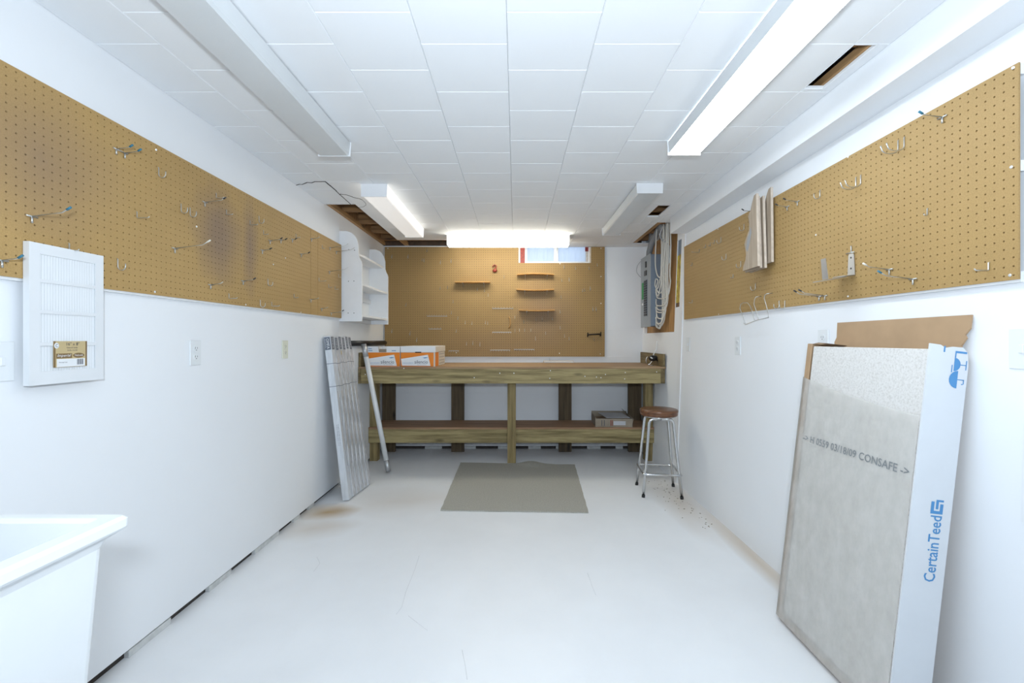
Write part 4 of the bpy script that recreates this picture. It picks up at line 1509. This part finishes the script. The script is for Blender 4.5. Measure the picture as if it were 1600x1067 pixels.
# ------------------------------------------------------------------ outlets and switch plates
def outlet(side, px, py, label, mat='white_plastic', sw=False):
    x = XL if side == 'L' else XR(H - .05)
    n = NL if side == 'L' else NR
    y = F * x / (px - VX)
    z = H + (VY - py) * y / F
    if side == 'R':
        x = XR(z)
    p = Vector((x, y, z))
    t = UP.cross(n)
    fo = lambda a, b, c: tuple(p + t * a + UP * b + n * c)
    o = thing('switch_plate' if sw else 'wall_outlet', p, label, 'outlet' if not sw else 'switch')
    MB().box(-.035, .035, -.0575, .0575, .0003, .006, .002, fr=fo).build('cover_plate', mat, o)
    if sw:
        MB().box(-.006, .006, -.012, .012, .0061, .012, .001, fr=fo).build('toggle', mat, o)
        return
    for s in (-.0195, .0195):
        MB().prism([(.017 * math.cos(k * math.pi / 8), s + .0145 * math.sin(k * math.pi / 8)) for k in range(16)], fo, .0061, .0085).build('socket', mat, o)
        mb = MB()
        mb.box(-.0075, -.0055, s - .002, s + .007, .0086, .0089, fr=fo)
        mb.box(.0055, .0075, s - .002, s + .006, .0086, .0089, fr=fo)
        mb.box(-.002, .002, s - .0095, s - .0055, .0086, .0089, fr=fo)
        mb.build('slots', 'black', o)


outlet('L', 304, 551, 'white double outlet on the left wall below the pegboard middle')
outlet('L', 444.5, 546, 'cream double outlet on left wall toward the far end', 'cream_plastic')
outlet('L', -1, 565, 'white switch plate at the left edge of the picture', sw=True)
outlet('R', 1153.5, 540, 'white double outlet on right wall below the wire holder')
outlet('R', 1075.5, 538, 'narrow white switch plate on right wall beside the vertical trim', sw=True)
outlet('R', 1287, 534, 'white double outlet just above the leaning carton corner')
outlet('R', 1600, 545, 'white switch plate at the right edge of the picture', sw=True)

# ------------------------------------------------------------------ electrical panel, conduit, cables
ex0, ex1 = 1.312, XR(bz(.5)) - 0.0 + .028
ey0, ey1, ez0, ez1 = 4.372, 4.69, bz(.137), bz(.838)
ep = thing('electrical_panel', (1.38, 4.53, ez0), 'grey electrical breaker panel on the right wall by the back corner', 'electrical panel')
MB().box(ex0 + .004, ex1, ey0, ey1, ez0, ez1, .003).build('enclosure', 'grey_box', ep)
MB().box(ex0 - .001, ex0 + .0038, ey0 - .008, ey1 + .008, ez0 - .008, ez1 + .008, .0012).build('cover', 'grey_door', ep)
MB().box(ex0 - .0035, ex0 - .0012, ey0 + .09, ey0 + .20, ez0 + .10, ez0 + .47, .0008).build('breaker_bay', 'grey_box', ep)
for i in range(15):
    for y in (ey0 + .10, ey0 + .15):
        MB().box(ex0 - .010, ex0 - .0037, y, y + .042, ez0 + .106 + .024 * i, ez0 + .106 + .024 * i + .019, .001).build('breaker', 'black', ep)
MB().box(ex0 - .010, ex0 - .0012, ey0 + .11, ey0 + .18, ez0 + .51, ez0 + .56, .001).build('main_breaker', 'black', ep)
MB().box(ex0 - .010, ex0 - .0012, ey0 + .12, ey0 + .15, ez0 + .59, ez0 + .65, .001).build('latch', 'black', ep)
MB().box(ex0 - .003, ex0 - .0012, ey0 + .225, ey0 + .285, ez0 + .28, ez0 + .45, .0004).build('directory_card', 'green', ep)
MB().box(ex0 - .003, ex0 - .0012, ey0 + .235, ey0 + .285, ez0 + .22, ez0 + .24, .0004).build('sticker', 'box_white', ep)
MB().tube(arc((1.365, 4.60, ez1 + .0), (-1, 0, 0), (0, 0, 1), .0, 0, 0, 1)[:1] + [(1.365, 4.60, ez1 + .001), (1.365, 4.58, ez1 + .06), (1.372, 4.53, ez1 + .13), (1.385, 4.46, ez1 + .19), (1.395, 4.38, ez1 + .24), (1.40, 4.25, ez1 + .27)][0:6],
          .030, 12).build('conduit', 'conduit', label='thick grey conduit elbow rising from panel top into the ceiling hole', cat='conduit')
rnd = random.Random(11)
entries = [.43, .36, .32, .285, .25, .21, .18, .155, .14, .46]


def cable(pts, r, mat, lab):
    # smooth by Catmull-Rom
    P = [Vector(p) for p in pts]
    out = []
    for i in range(len(P) - 1):
        p0, p1, p2, p3 = P[max(0, i - 1)], P[i], P[i + 1], P[min(len(P) - 1, i + 2)]
        for s in range(6):
            t = s / 6
            out.append(0.5 * ((2 * p1) + (p2 - p0) * t + (2 * p0 - 5 * p1 + 4 * p2 - p3) * t * t + (3 * p1 - p0 - 3 * p2 + p3) * t ** 3))
    out.append(P[-1])
    MB().tube(out, r, 6).build('cable', mat, label=lab, cat='cable', group='cables beside the electrical panel')


for i, e in enumerate(entries):
    y = 4.05 + .024 * i
    xx = 1.402 + rnd.uniform(-.006, .004) - .012 * (i % 2)
    zt = CEIL + .05
    ze = ez0 + e - .10
    lo = ze - .05 - .03 * rnd.random()
    pts = [(xx + .0, y + rnd.uniform(-.02, .03), zt), (xx, y, bz(.85)), (xx - .004, y + .01, bz(.6)), (xx - .004, y, max(lo + .12, bz(.2))),
           (xx - .012, y + .05, lo), (xx - .03, ey0 - .06, lo + .0), (1.365 + .004 * (i % 3), ey0 - .001, ze)]
    cable(pts, .0065, 'cable', f'cream cable from ceiling to panel side, {ORD[i]} from the camera side of bundle')
cable([(1.39, 4.10, CEIL + .05), (1.385, 4.16, bz(.80)), (1.38, 4.26, bz(.62)), (1.372, 4.33, bz(.50)), (1.355, 4.36, bz(.53)), (1.36, 4.35, bz(.59)), (1.374, 4.33, bz(.57)), (1.365, 4.35, bz(.50)), (1.39, 4.30, bz(.45)), (1.40, 4.2, bz(.55)), (1.402, 4.14, bz(.8))],
      .006, 'cable', 'cream cable coiled in a loop on the panel side')
cable([(1.36, 4.32, CEIL + .03), (1.352, 4.33, bz(.9)), (1.356, 4.345, bz(.70)), (1.38, 4.30, bz(.60)), (1.40, 4.13, bz(.66)), (1.404, 4.12, bz(.95))], .0065, 'cable', 'single white cable hanging free in front of panel corner')
cable([(1.38, 4.2, CEIL + .03), (1.37, 4.26, bz(.99)), (1.385, 4.2, bz(.93)), (1.40, 4.10, bz(.86)), (1.40, 4.08, bz(.7))], .009, 'cable_grey', 'thick grey cable crossing above the panel under the ceiling')
cable([(1.33, 4.50, ez1 + .001), (1.318, 4.62, ez1 + .0), (1.285, 4.72, ez1 - .05), (1.28, 4.74, ez1 - .12), (1.31, 4.705, ez1 - .18)], .003, 'cable_grey', 'thin grey wire looping off the far side of panel')

# ------------------------------------------------------------------ things on the right pegboard
# scalloped plywood boards
SCL = ['outermost scalloped plywood board hung on the right pegboard', 'second scalloped plywood board from the room side, on right pegboard',
       'third scalloped plywood board from the room side, on right pegboard', 'tallest scalloped plywood board, flat against the right pegboard']
sprof = [(0, 0), (.16, 0.0), (.150, .03), (.128, .055), (.120, .09), (.128, .125), (.135, .15), (.118, .18), (.085, .215), (.078, .25), (.085, .285), (.088, .30), (.062, .325), (.045, .36), (.022, .395), (0, .40)]
for i, (x, top, yoff, tl_) in enumerate(((1.318, .0, .0, .07), (1.341, -.006, .02, .10), (1.361, -.008, .01, .09), (1.3855, .02, -.012, .03))):
    c, s = math.cos(tl_ * .55), math.sin(tl_ * .55)
    y0, z0 = 2.43 + yoff, bz(.400) + top

    def fs_(a, b, cc, y0=y0, z0=z0, c=c, s=s, x=x):
        return (x + cc, y0 + a * c + b * s, z0 - a * s * .35 + b * c)
    rt = thing('scroll_board', (x, y0 + .07, z0), SCL[i], 'board', 'scalloped plywood boards')
    sc_ = 1.02 if i == 3 else 1.0
    MB().prism([(a, b * sc_) for a, b in sprof], fs_, -.0065, .0065).build('board', 'scroll', rt)
    MB().prism([(-.0008, .001), (0.0, .001), (0.0, .399 * sc_), (-.0008, .399 * sc_)], fs_, -.0064, .0064).build('edge', 'scroll_edge', rt)
    if i == 0:
        MB().prism([(.10, .10), (.118, .12), (.100, .175), (.080, .20), (.062, .23), (.055, .20), (.075, .15)], fs_, -.0072, -.0066).build('dark_stain', 'conduit', rt)
# galvanised brackets
def bracket(y, x_out, flip, lab, hgt, wide):
    o = thing('shelf_bracket', (PR - .02, y, bz(.262)), lab, 'bracket', 'galvanised angle brackets')
    return o


zb_ = bz(.268)
b_ = bracket(1.875, 0, 0, 'galvanised angle bracket lying flat against right pegboard, hung on a hook', 0, 0)
MB().prism([(1.850, 0), (1.890, 0), (1.885, .085), (1.880, .092), (1.860, .092), (1.855, .085)], lambda a, b, c: (PR - .006 + c, a, zb_ + b), 0, .0022).build('upright', 'alu', b_)
MB().prism([(0.0, 1.848), (.055, 1.842), (.078, 1.85), (.088, 1.868), (.078, 1.886), (.055, 1.893), (0, 1.892)], lambda a, b, c: (PR - .0062 - a * .85, b, zb_ - a * .10 + c), 0, .0022).build('foot_plate', 'alu', b_)
for dz in (.03, .075):
    MB().tube([(PR - .0068, 1.870, zb_ + dz), (PR - .0055, 1.870, zb_ + dz)], .004, 8).build('screw_hole', 'black', b_)
MB().tube([(PR - .004, 1.872, zb_ + .095), (PR - .004, 1.872, zb_ + .125)], .0028, 6).build('hanger', 'steel', b_)
MB().tube([(PR - .006, 1.852, zb_ + .096), (PR - .006, 1.897, zb_ + .096)], .0026, 6).build('hanger', 'steel', b_)
b_ = bracket(1.93, 0, 0, 'galvanised angle bracket standing out from right pegboard, farther of the pair', 0, 0)
MB().prism([(1.905, 0.0), (1.940, 0.0), (1.937, .088), (1.908, .088)], lambda a, b, c: (PR - .078 + c - .10 * b, a, zb_ - .008 + b), 0, .0025).build('upright', 'alu', b_)
MB().prism([(0.0, 1.897), (.07, 1.90), (.115, 1.905), (.125, 1.925), (.11, 1.945), (.07, 1.95), (0, 1.942)], lambda a, b, c: (PR - .004 - a, b, zb_ - .002 - a * .16 + c), 0, .0025).build('foot_plate', 'alu', b_)
# wire holder
wx = 1.372
wp = lambda px, py: Vector((wx, F * wx / (px - VX), H + (VY - py) * (F * wx / (px - VX)) / F))
wh = thing('wire_holder', wp(1180, 507), 'bent steel wire holder hanging from lower edge of right pegboard', 'wire holder')
MB().tube([wp(*p) for p in ((1165, 506), (1160, 492), (1156, 482), (1157, 476), (1161, 473), (1168, 473), (1172, 478), (1176, 488), (1179, 500))], .0021, 6).build('loop', 'steel', wh)
MB().tube([wp(*p) for p in ((1162, 505), (1165, 507), (1183, 500), (1201, 496), (1200, 488), (1197, 476), (1194, 466), (1195, 461), (1198, 459))], .0021, 6).build('loop', 'steel', wh)
MB().tube([wp(*p) for p in ((1185, 499), (1182, 487), (1178, 475), (1179, 468), (1181, 464))], .0021, 6).build('loop', 'steel', wh)
for px, py in ((1198, 459), (1181, 464)):
    p = wp(px, py)
    MB().tube([p, Vector((PR - .001, p.y, p.z + .004))], .0021, 6).build('peg', 'steel', wh)

# ------------------------------------------------------------------ things on the back pegboard
def bshelf(px0, px1, py, lab, bow, dep=.075):
    a, b = onB(px0, py), onB(px1, py)
    o = thing('peg_shelf', ((a.x + b.x) / 2, PB, a.z - .006), lab, 'shelf', 'small wooden shelves on the back pegboard')
    n = 10
    vs, fs = [], []
    for i in range(n + 1):
        u = i / n
        x = a.x + (b.x - a.x) * u
        z = a.z + bow * (1 - (2 * u - 1) ** 2)
        for yy in (PB - .0006, PB - dep):
            for zz in (z - .006, z + .006):
                vs.append((x, yy, zz))
    for i in range(n):
        q = 4 * i
        for k0, k1 in ((0, 1), (1, 3), (3, 2), (2, 0)):
            fs.append((q + k0, q + k1, q + 4 + k1, q + 4 + k0))
    fs += [(0, 1, 3, 2), (4 * n, 4 * n + 1, 4 * n + 3, 4 * n + 2)]
    mkobj('board', vs, fs, 'tan', o)
    for u in (.22, .82):
        x = a.x + (b.x - a.x) * u
        zb = a.z + bow * .5 - .0065
        MB().tube([(x, PB - .003, zb - .045), (x, PB - .004, zb - .003), (x, PB - dep * .8, zb - .003)], .003, 6).build('support_hook', 'steel', o)


bshelf(712, 766, 442, 'single narrow wooden shelf left of centre on the back pegboard', 0.0, .09)
bshelf(808, 865, 430, 'top one of three small wooden shelves on the back pegboard', .009)
bshelf(807, 865, 453, 'middle one of three small wooden shelves on the back pegboard', -.009)
bshelf(811, 866, 485, 'bottom one of three small wooden shelves on the back pegboard', -.006)


def rack(px0, px1, py, n, lab, up=True):
    a, b = onB(px0, py), onB(px1, py)
    o = thing('tool_rack', ((a.x + b.x) / 2, PB, a.z), lab, 'tool rack', 'steel tool racks on the back pegboard')
    MB().box(a.x, b.x, PB - .0035, PB - .0006, a.z - .004, a.z + .004, .0008).build('bar', 'rack', o)
    mb = MB()
    for i in range(n):
        x = a.x + .006 + (b.x - a.x - .012) * i / (n - 1)
        mb.tube([(x, PB - .004, a.z), (x, PB - .024, a.z - .001), (x, PB - .030, a.z + (.016 if up else -.016))], .0018, 5)
    mb.build('prongs', 'rack', o)


rack(769, 802, 482, 8, 'steel tool rack under the red hook on the back pegboard')
rack(667, 699, 494, 9, 'steel tool rack on left part of the back pegboard')
rack(769, 799, 519, 9, 'steel tool rack in the row of small hooks, below centre', False)
rack(766, 797, 547, 8, 'left one of two steel racks at the bottom of back pegboard', False)
rack(803, 835, 546, 9, 'right one of two steel racks at the bottom of back pegboard', False)
rack(701, 717, 548, 5, 'short steel rack right of the boxes at back pegboard bottom', False)
rack(670, 690, 514, 5, 'short dark steel rack above the two orange boxes')
p = onB(773, 420)
rt = thing('red_hook', p, 'rusty red hook with ball end high on the back pegboard', 'hook')
MB().tube(arc(p + Vector((0, -.02, .022)), (1, 0, 0), (0, 0, 1), .018, -60, 200, 12), .006, 8).build('hook', 'red_tool', rt)
MB().ball(p + Vector((.002, -.02, -.022)), .026, .018, .020).build('ball', 'red_tool', rt)
MB().tube([p + Vector((.009, -.02, .006)), p + Vector((.004, -.02, -.012))], .006, 8).build('shank', 'red_tool', rt)
MB().tube([p + Vector((0, 0, .032)), p + Vector((0, -.02, .038))], .003, 6).build('peg', 'steel', rt)
p, q = onB(918, 523), onB(938, 522)
rt = thing('iron_handle', (p + q) / 2, 'black iron pull handle at the lower right of back pegboard', 'handle')
MB().tube([p + Vector((0, -.002, -.02)), p + Vector((0, -.016, -.004)), p + Vector((.012, -.022, .0)), q + Vector((-.012, -.022, .0)), q + Vector((0, -.016, -.004)), q + Vector((0, -.002, -.02))], .008, 8).build('bar', 'iron', rt)
for e in (p, q):
    MB().tube([e + Vector((0, -.014, 0)), e + Vector((0.004, -.003, .024))], .006, 8).build('tab', 'iron', rt)
p, q = onB(795, 495), onB(795, 513)
MB().tube([p + Vector((0, -.004, 0)), p + Vector((.012, -.008, -.02)), (p + q) / 2 + Vector((.018, -.009, 0)), q + Vector((.012, -.008, .02)), q + Vector((0, -.004, 0))], .0055, 6).build(
    'leather_strap', 'tan', label='curved tan leather strip hanging on the back pegboard', cat='strap')

# ------------------------------------------------------------------ debris on the floor by the stool
rnd = random.Random(21)
mb = MB()
for i in range(70):
    x = 1.30 - abs(rnd.gauss(0, .10))
    y = rnd.uniform(2.9, 3.9)
    s = rnd.uniform(.002, .006)
    a = rnd.uniform(0, 3.1)
    mb.box(-s, s, -s * .5, s * .5, 0.0, s * .4, fr=lambda p, q, r, x=x, y=y, a=a: (x + p * math.cos(a) - q * math.sin(a), y + p * math.sin(a) + q * math.cos(a), .0002 + r))
mb.build('debris', 'kraft_dull', label='scattered tan chips on the floor round the stool legs', cat='debris', kind='stuff')
